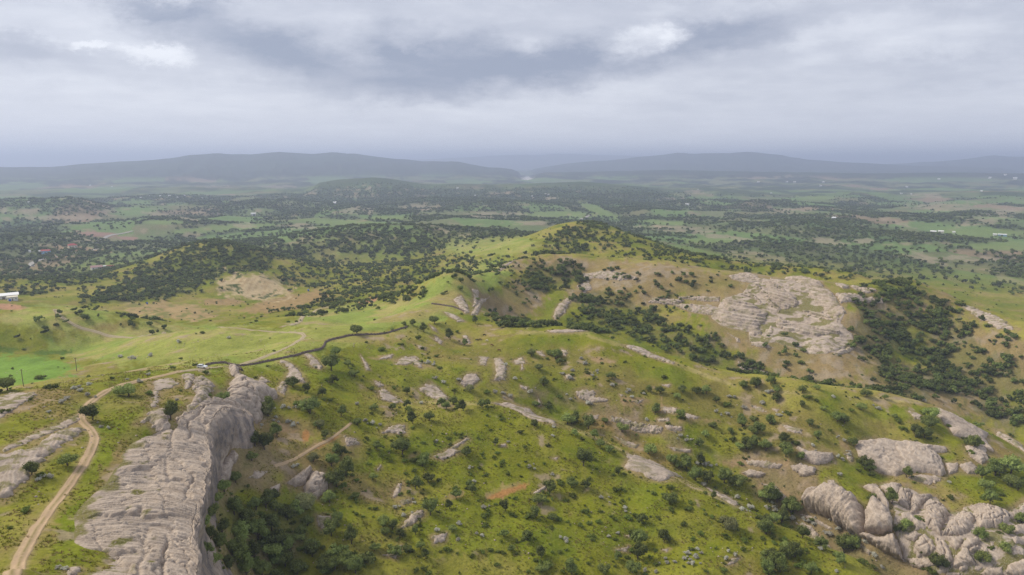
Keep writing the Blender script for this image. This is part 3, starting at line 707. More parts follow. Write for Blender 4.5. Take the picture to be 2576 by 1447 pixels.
# ------------------------------------------------------------------ haze: one closed box of pale air round the whole place
def build_haze():
    x0, x1, y0, y1, z0, z1 = -62000.0, 62000.0, -3000.0, 76000.0, -1000.0, 375.0
    v = [(x, y, z) for x in (x0, x1) for y in (y0, y1) for z in (z0, z1)]
    f = [(0, 1, 3, 2), (4, 6, 7, 5), (0, 4, 5, 1), (2, 3, 7, 6), (0, 2, 6, 4), (1, 5, 7, 3)]
    me = bpy.data.meshes.new('haze'); me.from_pydata(v, [], f); me.update()
    m = bpy.data.materials.new('haze'); m.use_nodes = True; t = m.node_tree; t.nodes.clear()
    out = nd(t, 'ShaderNodeOutputMaterial'); p = nd(t, 'ShaderNodeVolumePrincipled')
    p.inputs['Color'].default_value = (0.66, 0.765, 1.0, 1); p.inputs['Density'].default_value = HAZE
    p.inputs['Anisotropy'].default_value = 0.2
    t.links.new(p.outputs[0], out.inputs['Volume'])
    m.cycles.homogeneous_volume = True
    link('haze', me, m, kind='stuff')
HAZE = 1.3e-4
build_haze()

# ------------------------------------------------------------------ rock
def smooth_normal(x, y, e=3.0):
    gx = (grid_at(GZS, x + e, y) - grid_at(GZS, x - e, y)) / (2 * e)
    gy = (grid_at(GZS, x, y + e) - grid_at(GZS, x, y - e)) / (2 * e)
    n = np.stack([-gx, -gy, np.ones_like(gx)], -1)
    return n / np.linalg.norm(n, axis=-1, keepdims=True)
def poly_sd(x, y, P):
    """signed distance to a closed polygon, positive inside"""
    d = np.full(x.shape, 1e9); ins = np.zeros(x.shape, bool); n = len(P)
    for i in range(n):
        ax, ay = P[i]; bx, by = P[(i + 1) % n]
        ex, ey = bx - ax, by - ay
        t = np.clip(((x - ax) * ex + (y - ay) * ey) / max(ex * ex + ey * ey, 1e-9), 0, 1)
        d = np.minimum(d, (x - ax - t * ex) ** 2 + (y - ay - t * ey) ** 2)
        c = ((ay > y) != (by > y)) & (x < ex * (y - ay) / (ey if abs(ey) > 1e-9 else 1e-9) + ax)
        ins ^= c
    return np.sqrt(d) * np.where(ins, 1, -1)
def bedding(x, y, z, T, A, nb, seed, warp=0.5, bf=0.55):
    ph = (x * nb[0] + y * nb[1] + z * nb[2]) / T + warp * fbm(x / (9 * T) + y * 0.02, y / (9 * T), seed, 3) + 0.22 * fbm(x / (1.7 * T), y / (1.7 * T), seed + 5, 2)
    ph = ph + 0.8 * fbm(ph * 0.31, ph * 0 + 0.5, seed + 9, 2)          # beds of uneven thickness
    f = ph - np.floor(ph)
    wt = 0.45 + 0.9 * (_h(np.floor(ph).astype(np.int64), np.zeros(ph.shape, np.int64), seed).astype(float) / 4294967296.0)
    bed = np.floor(ph).astype(np.int64)
    off = _h(bed, bed * 0 + 3, seed + 2).astype(float) / 4294967296.0
    j = (x * 0.77 - y * 0.64 + 0.3 * z) / (T * 3.6) + 7 * off + 0.35 * fbm(x / (3 * T), y / (3 * T), seed + 13, 2)
    jb = np.floor(j).astype(np.int64); jf = j - jb
    blk = _h(bed, jb, seed + 4).astype(float) / 4294967296.0
    joint = np.exp(-(np.minimum(jf, 1 - jf) / 0.035) ** 2)
    disp = A * wt * (ss(f, 0.0, 0.16) - f) + A * bf * (blk - 0.5) - 0.9 * bf * A * joint * (blk > 0.35)
    return disp, np.clip(0.55 * ss(f, 0.05, 0.2) * (1 - ss(f, 0.28, 0.75)) * wt + 0.5 * blk - 0.3 * joint, 0, 1)
def poly_world(k, pts):
    pts = np.array(pts, float)
    # denser outline so that it follows the ground
    q = []
    for i in range(len(pts)):
        a, b = pts[i], pts[(i + 1) % len(pts)]
        q += [a, (a + b) / 2]
    q = np.array(q)
    px, py = zp(k, q[:, 0], q[:, 1])
    x, y, z = hit(px, py); r = np.hypot(x, y); md = np.median(r)
    bad = (r > md * 1.14) | (r < md * 0.87)
    keep = ~bad if (~bad).sum() >= 4 else np.ones(len(r), bool)
    return np.stack([x[keep], y[keep]], 1)
OUT_N = [0]
def fringe(P, Rm):
    """thin stony soil and dry grass round a rock"""
    reach = min(3.5, 0.8 + Rm); lo = P.min(0) - reach - 1; hi = P.max(0) + reach + 1
    c = np.array([(lo[0], lo[1]), (lo[0], hi[1]), (hi[0], lo[1]), (hi[0], hi[1])]); a = np.arctan2(c[:, 0], c[:, 1]); r = np.hypot(c[:, 0], c[:, 1])
    i0 = max(0, int((a.min() - AZ[0]) / DA)); i1 = min(NA, int((a.max() - AZ[0]) / DA) + 2)
    j0 = max(0, int(np.searchsorted(LR, math.log(r.min() * 0.98)))); j1 = min(NR, int(np.searchsorted(LR, math.log(r.max() * 1.02))) + 1)
    if i1 <= i0 or j1 <= j0: return
    S = (slice(i0, i1), slice(j0, j1)); x, y = GX[S], GY[S]
    d = -poly_sd(x, y, P); nz = fbm(x / 4.0, y / 4.0, 77, 3)
    m = np.clip((1 - ss(d + 1.3 * nz, 0.2, reach)) * (0.75 + 0.7 * nz), 0, 0.9)[..., None]
    TINT[S] = TINT[S] * (1 - m) + np.array((0.255, 0.185, 0.095), np.float32) * m
def outcrop(k, pts, h, label, group=None, style='slab', grow=1.0, T=0.9, A=0.22, nb=(0.15, -0.1, 1.0), crack=0.0, turf=None, res=None, name='rock_outcrop', bf=0.55, w=None, mat='rock', wob=0.16):
    if grow != 1.0:
        q = np.array(pts, float); pts = q.mean(0) + (q - q.mean(0)) * grow
    if turf is None: turf = 0.0 if style == 'boulder' else 0.45
    P = poly_world(k, pts); OUT_N[0] += 1; seed = 300 + OUT_N[0] * 13
    lo = P.min(0); hi = P.max(0); ext = hi - lo
    area = 0.5 * abs(np.dot(P[:, 0], np.roll(P[:, 1], 1)) - np.dot(P[:, 1], np.roll(P[:, 0], 1)))
    s = res or min(max(0.24, math.sqrt(area) / 75), 0.9)
    mg = 1.0 + 3 * s
    nx = int((ext[0] + 2 * mg) / s) + 2; ny = int((ext[1] + 2 * mg) / s) + 2
    while nx * ny > 60000:
        s *= 1.2; nx = int((ext[0] + 2 * mg) / s) + 2; ny = int((ext[1] + 2 * mg) / s) + 2
    x, y = np.meshgrid(lo[0] - mg + s * np.arange(nx), lo[1] - mg + s * np.arange(ny), indexing='ij')
    sd = poly_sd(x, y, P); Rm = max(sd.max(), 0.4)
    rag = 0.5 if style == 'boulder' else 1.0
    sd = sd + rag * (wob * min(Rm, 6) * fbm(x / (Rm * 0.6), y / (Rm * 0.6), seed, 3) * 2.2 + min(0.5, 0.3 * Rm) * fbm(x / 1.5, y / 1.5, seed + 3, 2))
    fringe(P, Rm)
    z = H(x, y); n = smooth_normal(x, y)
    ins = ss(sd, -0.2, 0.5)
    if style == 'boulder':
        q = np.clip(sd / (Rm * 0.95), 0, 1); lift = h * (1 - (1 - q) ** 2.6) ** 0.62
    else:
        ww = w or max(0.5, h * 0.9); lift = h * (1 - np.exp(-np.maximum(sd, 0) / ww))
    lift = lift + ins * (0.10 * h + 0.10) * fbm(x / (2.2 * T + 2), y / (2.2 * T + 2), seed + 7, 4)
    lift = np.where(sd < 0, sd * 0.9 - 0.12, lift)
    b, sa = bedding(x + n[..., 0] * lift, y + n[..., 1] * lift, z + n[..., 2] * lift, T, A, nb, seed, 0.5, bf)
    lift = lift + b * ins
    if crack > 0:
        for q in range(2):
            c = gnoise(x / (crack * (1 + 0.6 * q)) + 0.35 * fbm(x / 4, y / 4, seed + 21 + q, 2), y / (crack * 1.5) + 2 * q, seed + 25 + q)
            lift = lift - ins * min(1.4, 0.25 * h + 0.35) * np.exp(-(c / 0.035) ** 2)
    V = np.stack([x, y, z], -1) + n * lift[..., None]
    keep = sd > -(1.5 * s + 0.5)
    F = grid_faces(nx, ny); kf = keep.ravel()[F].all(1); F = F[kf][:, ::-1]
    used = np.unique(F); remap = -np.ones(nx * ny, np.int64); remap[used] = np.arange(len(used))
    V = V.reshape(-1, 3)[used]; F = remap[F][:, ::-1]
    o = V.mean(0); 
    me = mesh_np(name, V - o, F)
    put_float(me, 'strata', (sa * ins).ravel()[used])
    tsc = max(1.0, s / 0.3)
    q0 = 0.16 - 0.26 * max(0, turf - 0.5)
    tf = min(turf * 1.6, 1.0) * ss(fbm(x / (5.5 * tsc), y / (3.5 * tsc), seed + 41, 3) + 0.25 * b / max(A, 0.01), q0, q0 + 0.16) * ins if turf > 0 else np.zeros_like(x)
    put_float(me, 'turf', np.clip(tf, 0, 1).ravel()[used])
    return link(name, me, M[mat], label=label, cat='rock', group=group, loc=tuple(o))

# ---- the long whaleback rock at the lower left: a lofted skin with a rounded back and an undercut cliff
def catmull(P, n):
    """P (k, ..., 3) -> n samples along axis 0"""
    k = P.shape[0]; t = np.linspace(0, k - 1, n); i = np.minimum(t.astype(int), k - 2); f = (t - i).reshape(-1, *([1] * (P.ndim - 1)))
    g = lambda j: P[np.clip(j, 0, k - 1)]
    p0, p1, p2, p3 = g(i - 1), g(i), g(i + 1), g(i + 2)
    return 0.5 * (2 * p1 + (p2 - p0) * f + (2 * p0 - 5 * p1 + 4 * p2 - p3) * f ** 2 + (3 * p1 - p0 - 3 * p2 + p3) * f ** 3)
def whaleback():
    def W_(px, py, r):
        a, t = ray(px, py); a = float(a); return np.array((r * math.sin(a), r * math.cos(a), CAMZ + float(t) * r))
    rows = [
     ((130,1640,112),(250,1640,110),(370,1640,110),(480,1640,109), None),
     ((225,1447,138),(310,1440,138),(410,1430,140),(500,1445,139), None),
     ((185,1362,156),(280,1350,156),(400,1340,157),(487,1365,154), None),
     ((205,1285,173),(310,1270,173),(420,1258,174),(515,1262,177), None),
     ((268,1225,188),(350,1212,190),(440,1192,195),(526,1200,196), None),
     ((308,1150,209),(380,1138,212),(450,1118,221),(531,1150,214), None),
     ((340,1110,224),(400,1088,233),(460,1058,246),(527,1082,243), ((560,1132,248),(567,1185,252))),
     ((440,1080,236),(470,1050,250),(502,1024,264),(566,1032,265), ((606,1085,262),(600,1155,258))),
     ((512,1008,272),(538,1004,277),(572,1010,278),(618,1040,274), ((642,1070,268),(628,1138,262))),
     ((540,1000,280),(556,1000,281),(580,1006,281),(622,1034,279), ((646,1060,275),(640,1100,272))),
    ]
    net = []
    for L, A_, C, E, FG in rows:
        l, a, c, e = (W_(*p) for p in (L, A_, C, E))
        l[:2] += np.array((fbm(np.array([l[1] / 6.]), np.array([0.3]), 5, 2)[0] * 2.5, 0)); l0 = l.copy(); l[2] = float(H(l[0], l[1])) + 0.15; l0 = l - np.array((2.5, 0, 2.0))
        l[2] = max(l[2], float(H(l[0], l[1])) + 0.1); a[2] = max(0.5 * a[2] + 0.5 * (0.6 * l[2] + 0.4 * c[2]), float(H(a[0], a[1])) + 0.8); c2 = c * 0.22 + e * 0.78 + np.array((0, 0, 0.25))
        if FG is None:
            f = e + np.array((-1.5, 1.0, -9)); g = e + np.array((-3.0, 2.5, -20)); b = e + np.array((3.0, 2.0, -36))
            es = e + np.array((0.5, -0.2, -2.2))
        else:
            f, g = W_(*FG[0]), W_(*FG[1]); b = g + np.array((1.0, -2.0, -14)); es = (e + f) / 2 + np.array((0.9, -0.9, 0.8))
        net.append([l0, l, a, c, c2, e, es, f, g, b])
    net = np.array(net)
    n, m = 720, 230
    S1 = catmull(net, n)
    S2 = catmull(np.swapaxes(S1, 0, 1), m); S2 = np.swapaxes(S2, 0, 1)
    du = np.gradient(S2, axis=0); dv = np.gradient(S2, axis=1)
    N = np.cross(du, dv); N /= np.linalg.norm(N, axis=-1, keepdims=True) + 1e-9
    if N[n // 2, m // 3, 2] < 0: N = -N
    x, y, z = S2[..., 0], S2[..., 1], S2[..., 2]
    vv = np.linspace(0, 1, m)[None] + 0 * x
    top = 1 - ss(vv, 0.50, 0.62)
    edge = ss(vv, 0.10, 0.20)
    # bedding edges run across the back; on the cliff they turn into vertical streaks
    across = y * 0.80 - x * 0.25 + 1.6 * np.sin(x / 7.0 + y / 31) + 2.0 * fbm(x / 14, y / 30, 911, 2) + 7 * ss(vv, 0.42, 0.75)
    b, sa = bedding(across, x * 1.0, z * 0.0, 1.15, 0.42, (1.0, 0, 0), 921, 0.6, 0.45)
    b2, sb = bedding(across, x * 1.0, z * 0.0, 0.5, 0.16, (1.0, 0, 0), 977, 0.3, 0.5); b = b + 0.5 * b2; sa = np.clip(1.1 * sa + 0.15 * sb, 0, 1)
    d = b * (0.35 + 0.75 * top) * edge
    d += 0.7 * fbm(x / 12, y / 12 + z / 9, 931, 3) * edge + (1 - top) * 1.5 * fbm((x + y) / 11, z / 13, 935, 4)
    # broken slabs a few metres across, each sitting at its own level
    qa = across / 8.5 + 0.55 * fbm(x / 7, y / 7, 981, 3); qb = vv * 9 + 0.3 * across / 8.5 + 0.5 * fbm(x / 6, y / 6, 985, 3)
    ia, ib = np.floor(qa).astype(np.int64), np.floor(qb).astype(np.int64); ea, eb = qa - ia, qb - ib
    lev = _h(ia, ib, 989).astype(float) / 4294967296.0
    d += edge * (1.1 * (lev - 0.5) - 0.55 * np.maximum(np.exp(-(np.minimum(ea, 1 - ea) / 0.03) ** 2), np.exp(-(np.minimum(eb, 1 - eb) / 0.03) ** 2)) * (lev > 0.3)) * (0.4 + 0.6 * top)
    # long joints along the back
    for q, (c0, amp) in enumerate(((0.30, 0.5), (0.37, 1.2))):
        uu = np.linspace(0, 1, n)[:, None]
        c = vv - c0 - 0.08 * fbm(uu * 4, uu * 0 + q, 941 + q, 4)
        d -= amp * np.exp(-(c / 0.006) ** 2) * ss(fbm(uu * 5, uu * 0 + 9, 945 + q, 2), -0.25, 0.1)
    # hollow under the overhang
    d -= 2.2 * np.exp(-(((vv - 0.75) / 0.09) ** 2)) * ss(fbm(x / 25, y / 25, 951, 2), -0.3, 0.3)
    V = (S2 + N * d[..., None]).reshape(-1, 3); o = V.mean(0)
    me = mesh_np('whaleback_rock', V - o, grid_faces(n, m))
    put_float(me, 'strata', (sa * edge * (0.25 + 0.75 * top)).ravel())
    uu = np.linspace(0, 1, n)[:, None] + 0 * x
    tf = np.maximum(ss(fbm(x / 5, y / 8, 961, 3) - 0.6 * np.abs(vv - 0.26) / 0.12, 0.10, 0.30), 1 - ss(vv + 0.10 * fbm(x / 7, y / 7, 965, 4), 0.125, 0.16)) * top
    put_float(me, 'turf', np.clip(tf, 0, 1).ravel())
    put_float(me, 'flank_dark', (np.clip(ss(vv + 0.10 * fbm(x / 9, y / 9 + z / 7, 971, 3), 0.50, 0.64) * ss(fbm((x + y) / 6, z / 14, 973, 3), -0.45, 0.25), 0, 1) * 0.85).ravel())  # noise-broken darker tone over the cliff flank
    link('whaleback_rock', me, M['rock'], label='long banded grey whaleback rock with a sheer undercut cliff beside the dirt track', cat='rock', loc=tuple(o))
whaleback()

G_GORGE = 'cracked boulders in the rocky gorge'; L_GORGE = 'rounded grey boulder wedged among the cracked rocks of the gorge'
G_SLOPE = 'small pale rock exposures on the grassy slopes'; L_SLOPE = 'small pale weathered rock exposure in the shrubby green slope'
G_BAND = 'stratified ledges of the banded rock dome'; L_BAND = 'tilted bed of the banded grey rock dome above the wooded gully'
def rocks():
    # rock floor of the gorge and of the banded dome, turf in its hollows
    outcrop(8, [(1020,470),(1160,440),(1300,490),(1480,570),(1640,590),(1780,760),(1900,740),(2000,690),(2150,690),(2400,760),(2620,620),(2640,1460),(1880,1480),(1700,1400),(1480,1390),(1300,1280),(1240,1080),(1180,880),(1190,700)], 0.7, 'cracked grey rock floor between the gorge boulders', style='slab', T=0.8, A=0.4, turf=1.0, res=0.45)
    outcrop(9, [(420,470),(700,380),(760,270),(960,220),(1210,210),(1500,205),(1650,245),(1810,400),(1985,640),(1920,760),(2080,900),(2100,1060),(1900,1130),(1560,1150),(1100,1000),(900,1010),(780,1000),(760,880),(420,790),(280,690)], 0.3, 'sloping bare rock and thin turf of the banded dome', T=2.6, A=0.8, nb=(0.12, 0.0, 1.0), turf=1.1, res=0.75, bf=0.12)
    # lower left plateau
    outcrop(1, [(-60,860),(0,840),(150,820),(300,730),(410,708),(405,735),(300,805),(185,895),(130,965),(60,1030),(-20,1130),(-90,1150)], 0.9, 'broad pale rock slab on the left of the dirt track', T=1.1, A=0.3, nb=(0.9, 0.5, 0.6), turf=0.5)
    outcrop(1, [(-40,560),(60,535),(150,528),(185,540),(120,580),(60,620),(-40,680)], 0.5, 'low pale rock shelf at the plateau rim above the crop field', turf=0.6)
    outcrop(1, [(200,725),(330,668),(395,640),(405,668),(300,715),(150,775),(20,830),(10,815)], 0.35, 'thin strip of bare rock in dry grass above the broad slab', turf=0.9)
    outcrop(10, [(40,480),(240,478),(246,540),(160,690),(70,705),(110,600)], 1.1, 'narrow rock rib below the parked white car', T=0.7)
    outcrop(10, [(270,510),(430,530),(560,640),(545,720),(450,870),(300,1090),(130,1330),(0,1390),(-60,1300),(0,1180),(130,990),(285,800),(205,690),(240,580)], 1.6, 'long tilted rock rib split from the whaleback by a strip of turf', T=0.8, A=0.3, nb=(0.9, -0.4, 0.5), crack=6)
    outcrop(10, [(810,335),(940,380),(980,530),(1160,640),(1320,680),(1560,770),(1580,860),(1400,880),(1340,930),(1330,1080),(1350,1190),(1240,1265),(1180,1180),(1050,1090),(850,990),(740,900),(760,780),(830,600),(900,540),(820,460)], 4.2, 'big smooth rock block behind the whaleback, cut off by a dark cleft', style='boulder', T=0.6, A=0.16, nb=(0.6, -0.5, 0.6), crack=9)
    outcrop(10, [(1600,240),(1730,265),(1880,340),(1990,520),(2025,605),(1900,585),(1715,545),(1740,480),(1790,400),(1680,300)], 0.9, 'ragged tongue of rock running down from the brush fence', turf=0.3)
    outcrop(10, [(1640,590),(1740,560),(1725,700),(1700,795),(1565,730)], 1.0, 'rough rock spur just uphill of the big smooth block', crack=4)
    outcrop(10, [(2005,140),(2110,150),(2230,250),(2315,345),(2270,385),(2150,345),(2085,300),(2115,240)], 0.9, 'pale rock tongue directly under the bend of the brush fence', T=0.6)
    outcrop(10, [(1275,550),(1330,498),(1455,582),(1365,605),(1345,695),(1305,640)], 0.45, 'small three-armed rock patch in bright grass by the fence')
    outcrop(10, [(300,400),(420,388),(475,450),(430,462)], 0.3, 'small flat rock beside the parked white car')
    outcrop(1, [(695,685),(780,620),(845,610),(856,700),(830,752),(790,722),(750,672)], 1.3, 'leaning rock leaf beside the bush on the whaleback', T=0.7, nb=(0.9, -0.4, 0.5))
    outcrop(1, [(1105,895),(1170,820),(1200,860),(1165,905),(1150,975),(1100,985)], 2.2, 'broken block at the foot of the whaleback cliff', style='boulder', crack=5)
    outcrop(1, [(335,1420),(400,1408),(412,1425),(380,1450),(340,1455)], 0.4, 'small flat stone in the grass by the whaleback edge')
    outcrop(1, [(780,470),(850,455),(900,480),(880,500),(800,520),(790,600),(760,600)], 0.35, 'thin flaky rock sheet in dry grass above the whaleback', turf=0.5)
    # slope below the fence and round the first spur
    for pts in ([(700,385),(740,350),(800,345),(838,380),(832,402),(790,378),(735,388)], [(1128,345),(1168,350),(1157,392),(1130,388)], [(640,345),(690,335),(680,355),(620,360)],
                [(640,510),(720,560),(735,575),(700,580),(640,565),(615,520)], [(600,468),(645,490),(632,502),(600,490)],
                [(1060,240),(1085,275),(1070,285),(1040,240)], [(905,240),(940,270),(930,285),(905,265)], [(815,290),(860,300),(855,312),(820,305)], [(1330,490),(1370,500),(1365,515),(1335,505)],
                [(1300,365),(1345,350),(1355,380),(1310,385)], [(1410,320),(1440,320),(1460,345),(1430,340)], [(1540,305),(1570,320),(1560,345),(1540,335)], [(1555,440),(1590,435),(1600,460),(1565,460)],
                [(875,185),(905,205),(915,225),(890,210)], [(1340,375),(1350,410),(1335,415)], [(525,335),(560,380),(575,415),(555,415),(545,380)], [(1420,545),(1440,590),(1425,600)]):
        outcrop(2, pts, 0.38, L_SLOPE, G_SLOPE, wob=0.3)
    outcrop(2, [(820,512),(880,475),(922,510),(972,562),(940,572),(880,548)], 0.8, 'bare rock chute at the head of the gully, forked at the top', T=0.7)
    outcrop(2, [(1200,360),(1230,354),(1262,400),(1257,466),(1194,466),(1212,430)], 1.0, 'upright pale rock slab above the grassy hollow', T=0.9)
    outcrop(2, [(1028,482),(1060,435),(1112,434),(1127,462),(1092,492),(1050,497)], 1.2, 'rounded pale rock hump with a bush at its foot', style='boulder')
    outcrop(2, [(632,732),(680,695),(746,690),(752,737),(700,732)], 0.7, 'flat grey rock at the brow of the near slope', T=0.5)
    outcrop(2, [(940,832),(1060,754),(1074,764),(1000,812),(1038,824),(945,868),(885,852)], 0.6, 'narrow forked rock strip in a reddish scar', T=0.4)
    outcrop(2, [(155,985),(265,903),(282,925),(245,990),(200,1003)], 2.6, 'left half of the split rock pair in the near hollow', style='boulder', T=0.6, crack=4)
    outcrop(2, [(240,1005),(280,935),(330,940),(367,955),(357,1020),(310,1062),(243,1042)], 3.4, 'right half of the split rock pair in the near hollow', style='boulder', T=0.6, crack=5)
    outcrop(2, [(52,1052),(70,1010),(122,988),(112,1030)], 1.2, 'sharp leaning stone slab among the hollow oaks', style='boulder')
    outcrop(2, [(308,1150),(382,1148),(382,1182),(330,1217),(313,1190)], 0.8, 'bare pinkish rock face between the hollow oaks', T=0.5)
    outcrop(2, [(732,1212),(780,1140),(847,1118),(842,1150),(780,1197)], 1.1, 'ridged grey rock rib low on the near slope', T=0.4, A=0.3, nb=(0.6, 0.7, 0.3))
    outcrop(2, [(885,1252),(962,1235),(952,1277),(898,1288)], 0.7, 'low brown rock with grey shrubs on top', turf=0.6)
    outcrop(2, [(635,1345),(690,1338),(718,1298),(740,1298),(705,1366)], 0.5, 'bent sliver of rock near the bottom of the near slope')
    outcrop(2, [(715,985),(735,985),(725,1040),(690,1060),(690,1035)], 0.9, 'small rocky knob halfway down the near slope', crack=3)
    outcrop(2, [(720,1075),(770,1060),(790,1080),(740,1095)], 0.7, 'low rubble rock under a grey shrub on the near slope', crack=2)
    outcrop(2, [(440,745),(500,760),(520,785),(455,800)], 0.9, 'cluster of broken stones above the footpath', crack=2)
    outcrop(2, [(1205,583),(1290,583),(1380,612),(1400,638),(1505,675),(1510,692),(1400,662),(1290,612)], 0.7, 'long pale rock lip along the crest of the first spur', T=0.6)
    outcrop(2, [(605,915),(628,890),(634,897),(615,922)], 0.5, L_SLOPE, G_SLOPE, wob=0.3)
    outcrop(2, [(1395,1035),(1460,995),(1470,1005),(1410,1042)], 0.4, L_SLOPE, G_SLOPE, wob=0.3)
    outcrop(2, [(1230,790),(1262,785),(1262,800),(1235,800)], 0.4, L_SLOPE, G_SLOPE, wob=0.3)
    outcrop(2, [(0,920),(60,925),(20,960),(-40,960)], 0.8, 'pale rock rubble at the start of the footpath', crack=3)
    # second spur, near face
    for pts in ([(750,600),(832,608),(822,632),(757,625)], [(868,630),(942,650),(930,662),(878,656)], [(730,660),(790,655),(795,672),(740,675)], [(385,640),(442,640),(432,662),(395,660)],
                [(520,1322),(592,1300),(582,1332)], [(1078,1402),(1110,1365),(1148,1358),(1130,1387)], [(600,570),(665,562),(640,585)], [(1310,610),(1350,610),(1335,628)], [(755,490),(800,485),(790,502)],
                [(1195,590),(1250,600),(1290,630),(1240,620)], [(540,535),(565,540),(550,548)], [(198,860),(235,852),(225,868)], [(755,1320),(795,1312),(780,1332)], [(570,1250),(600,1240),(595,1260)]):
        outcrop(3, pts, 0.38, L_SLOPE, G_SLOPE, wob=0.3)
    outcrop(3, [(322,522),(370,510),(432,525),(402,545),(482,560),(470,577),(380,574),(333,556)], 0.8, 'curved pale rock apron on the second spur', T=0.6)
    outcrop(3, [(492,645),(560,655),(622,675),(690,688),(762,698),(757,732),(700,732),(620,727),(560,690),(500,672)], 1.5, 'low rock cliff band across the gully side', T=0.5, A=0.3, crack=5)
    outcrop(3, [(765,690),(857,700),(857,722),(790,722)], 1.3, 'short rock step at the end of the gully cliff band', T=0.5)
    outcrop(3, [(560,905),(600,868),(575,850),(620,838),(680,870),(740,890),(800,930),(855,957),(760,972),(690,962),(640,932)], 1.0, 'wide pale rock slab spilling over the first spur crest', T=0.45, A=0.28, nb=(0.2, 0.4, 0.9), turf=0.35)
    outcrop(3, [(515,748),(560,765),(645,790),(622,812),(570,792)], 0.6, 'narrow pale rock lip above the gully trees')
    outcrop(3, [(785,800),(902,815),(897,832),(820,822)], 0.7, 'flat rock ledge across the gully below the step')
    outcrop(3, [(1178,870),(1262,868),(1362,890),(1352,912),(1270,907),(1190,892)], 1.0, 'pale rock ledge on the far gully side near the boulders', T=0.6)
    outcrop(3, [(1158,932),(1200,914),(1282,935),(1252,957),(1190,952)], 1.2, 'round-topped pale rock below the gully ledge', style='boulder')
    outcrop(3, [(985,1008),(1080,1048),(1145,1090),(1120,1097),(1050,1062)], 0.7, 'sinuous rock lip on the lower crest of the first spur')
    outcrop(3, [(1252,983),(1330,998),(1388,1060),(1372,1087),(1320,1032)], 1.5, 'grey rock shoulder where the gully narrows', style='boulder')
    outcrop(3, [(1358,688),(1460,715),(1460,737),(1390,722)], 0.7, 'pale rock streak beside dark bushes on the second spur')
    outcrop(3, [(180,215),(300,210),(380,218),(300,225),(200,225)], 0.5, 'thin pale rock rim on the crest of the second spur')
    outcrop(3, [(530,255),(600,280),(700,330),(820,375),(815,385),(680,345),(560,290)], 0.7, 'long pale rock rim sloping down the second spur crest')
    # rocky gorge, lower right
    B = dict(style='boulder', T=0.7, A=0.34, bf=0.8)
    outcrop(8, [(210,700),(300,600),(470,500),(620,540),(780,640),(885,760),(892,850),(870,960),(820,1025),(700,965),(560,875),(420,792),(250,742)], 9.0, 'biggest rounded grey boulder overhanging the gully', crack=0, nb=(0.5, -0.3, 0.8), **B)
    outcrop(8, [(185,605),(250,500),(370,488),(374,560),(250,645),(190,662)], 2.5, 'knob on the shoulder of the biggest gully boulder', **B)
    outcrop(8, [(460,410),(540,420),(592,490),(565,512),(480,470)], 0.6, 'flat rock lip above the biggest gully boulder')
    outcrop(8, [(905,795),(935,650),(1020,700),(1130,790),(1172,870),(1160,960),(1010,1012),(900,975)], 6.0, 'second rounded boulder split from the biggest one by a crack', nb=(0.3, -0.2, 0.9), **B)
    outcrop(8, [(838,1032),(900,985),(1010,1030),(1160,980),(1242,1130),(1285,1285),(1150,1222),(950,1102)], 5.5, 'long dark boulder below the split pair at the gully bottom', nb=(0.3, -0.2, 0.9), **B)
    outcrop(8, [(845,490),(980,488),(1080,620),(1132,700),(1110,752),(1040,682),(960,562)], 3.0, 'narrow rock fin above the gorge head', **B)
    GN_ = list(range(40))
    for h, pts in ((3.0, [(1040,490),(1150,458),(1252,480),(1232,602),(1110,562)]), (4.0, [(1240,520),(1362,560),(1372,600),(1340,742),(1220,682),(1218,600)]), (3.6, [(1372,600),(1480,598),(1602,600),(1500,682),(1420,792),(1350,792),(1355,680)]),
                   (5.0, [(1520,690),(1560,668),(1700,720),(1772,800),(1720,900),(1680,1012),(1560,952),(1500,852)]), (4.5, [(1800,870),(1900,788),(2032,830),(2052,880),(1980,982),(1900,1022),(1700,1022),(1750,932)]),
                   (5.0, [(1978,730),(2100,708),(2250,740),(2380,780),(2402,880),(2300,952),(2090,942),(2052,850),(2040,780)]), (2.4, [(2390,780),(2500,740),(2620,630),(2620,830),(2480,862),(2400,842)]),
                   (2.2, [(1250,790),(1340,778),(1400,840),(1500,900),(1542,952),(1400,962),(1370,880),(1260,852)]), (2.4, [(1280,1000),(1400,968),(1482,1010),(1400,1092),(1300,1052)]), (3.2, [(1400,1100),(1500,998),(1602,1080),(1632,1170),(1560,1232),(1450,1252),(1388,1180)]),
                   (3.2, [(1620,1038),(1720,1080),(1782,1160),(1832,1230),(1790,1322),(1660,1292),(1638,1180)]), (2.6, [(1720,1038),(1880,1040),(1942,1070),(1850,1192),(1790,1142)]), (3.6, [(1960,1058),(2102,1080),(2092,1160),(2030,1252),(2052,1312),(1900,1402),(1820,1332),(1850,1222)]),
                   (1.8, [(1490,1258),(1620,1240),(1642,1330),(1540,1362),(1468,1312)]), (1.8, [(1320,1258),(1420,1248),(1502,1330),(1480,1372),(1378,1342)]), (1.4, [(2050,1318),(2142,1340),(2100,1402),(2038,1390)]), (2.0, [(2108,1420),(2180,1348),(2332,1350),(2342,1432),(2200,1482)]),
                   (3.0, [(2370,1400),(2420,1318),(2620,1270),(2620,1450),(2440,1455)]), (2.6, [(2430,930),(2620,880),(2620,1012),(2480,1022)]), (2.4, [(2430,1050),(2620,1030),(2620,1132),(2480,1112)]), (1.5, [(2430,1180),(2540,1158),(2542,1240),(2440,1242)]),
                   (1.5, [(1750,1400),(1890,1410),(1880,1460),(1740,1450)]), (1.3, [(1210,840),(1240,850),(1245,890),(1205,890)]), (1.2, [(2200,1080),(2265,1090),(2260,1140),(2210,1140)]), (1.4, [(2100,1150),(2180,1150),(2200,1210),(2120,1220)])):
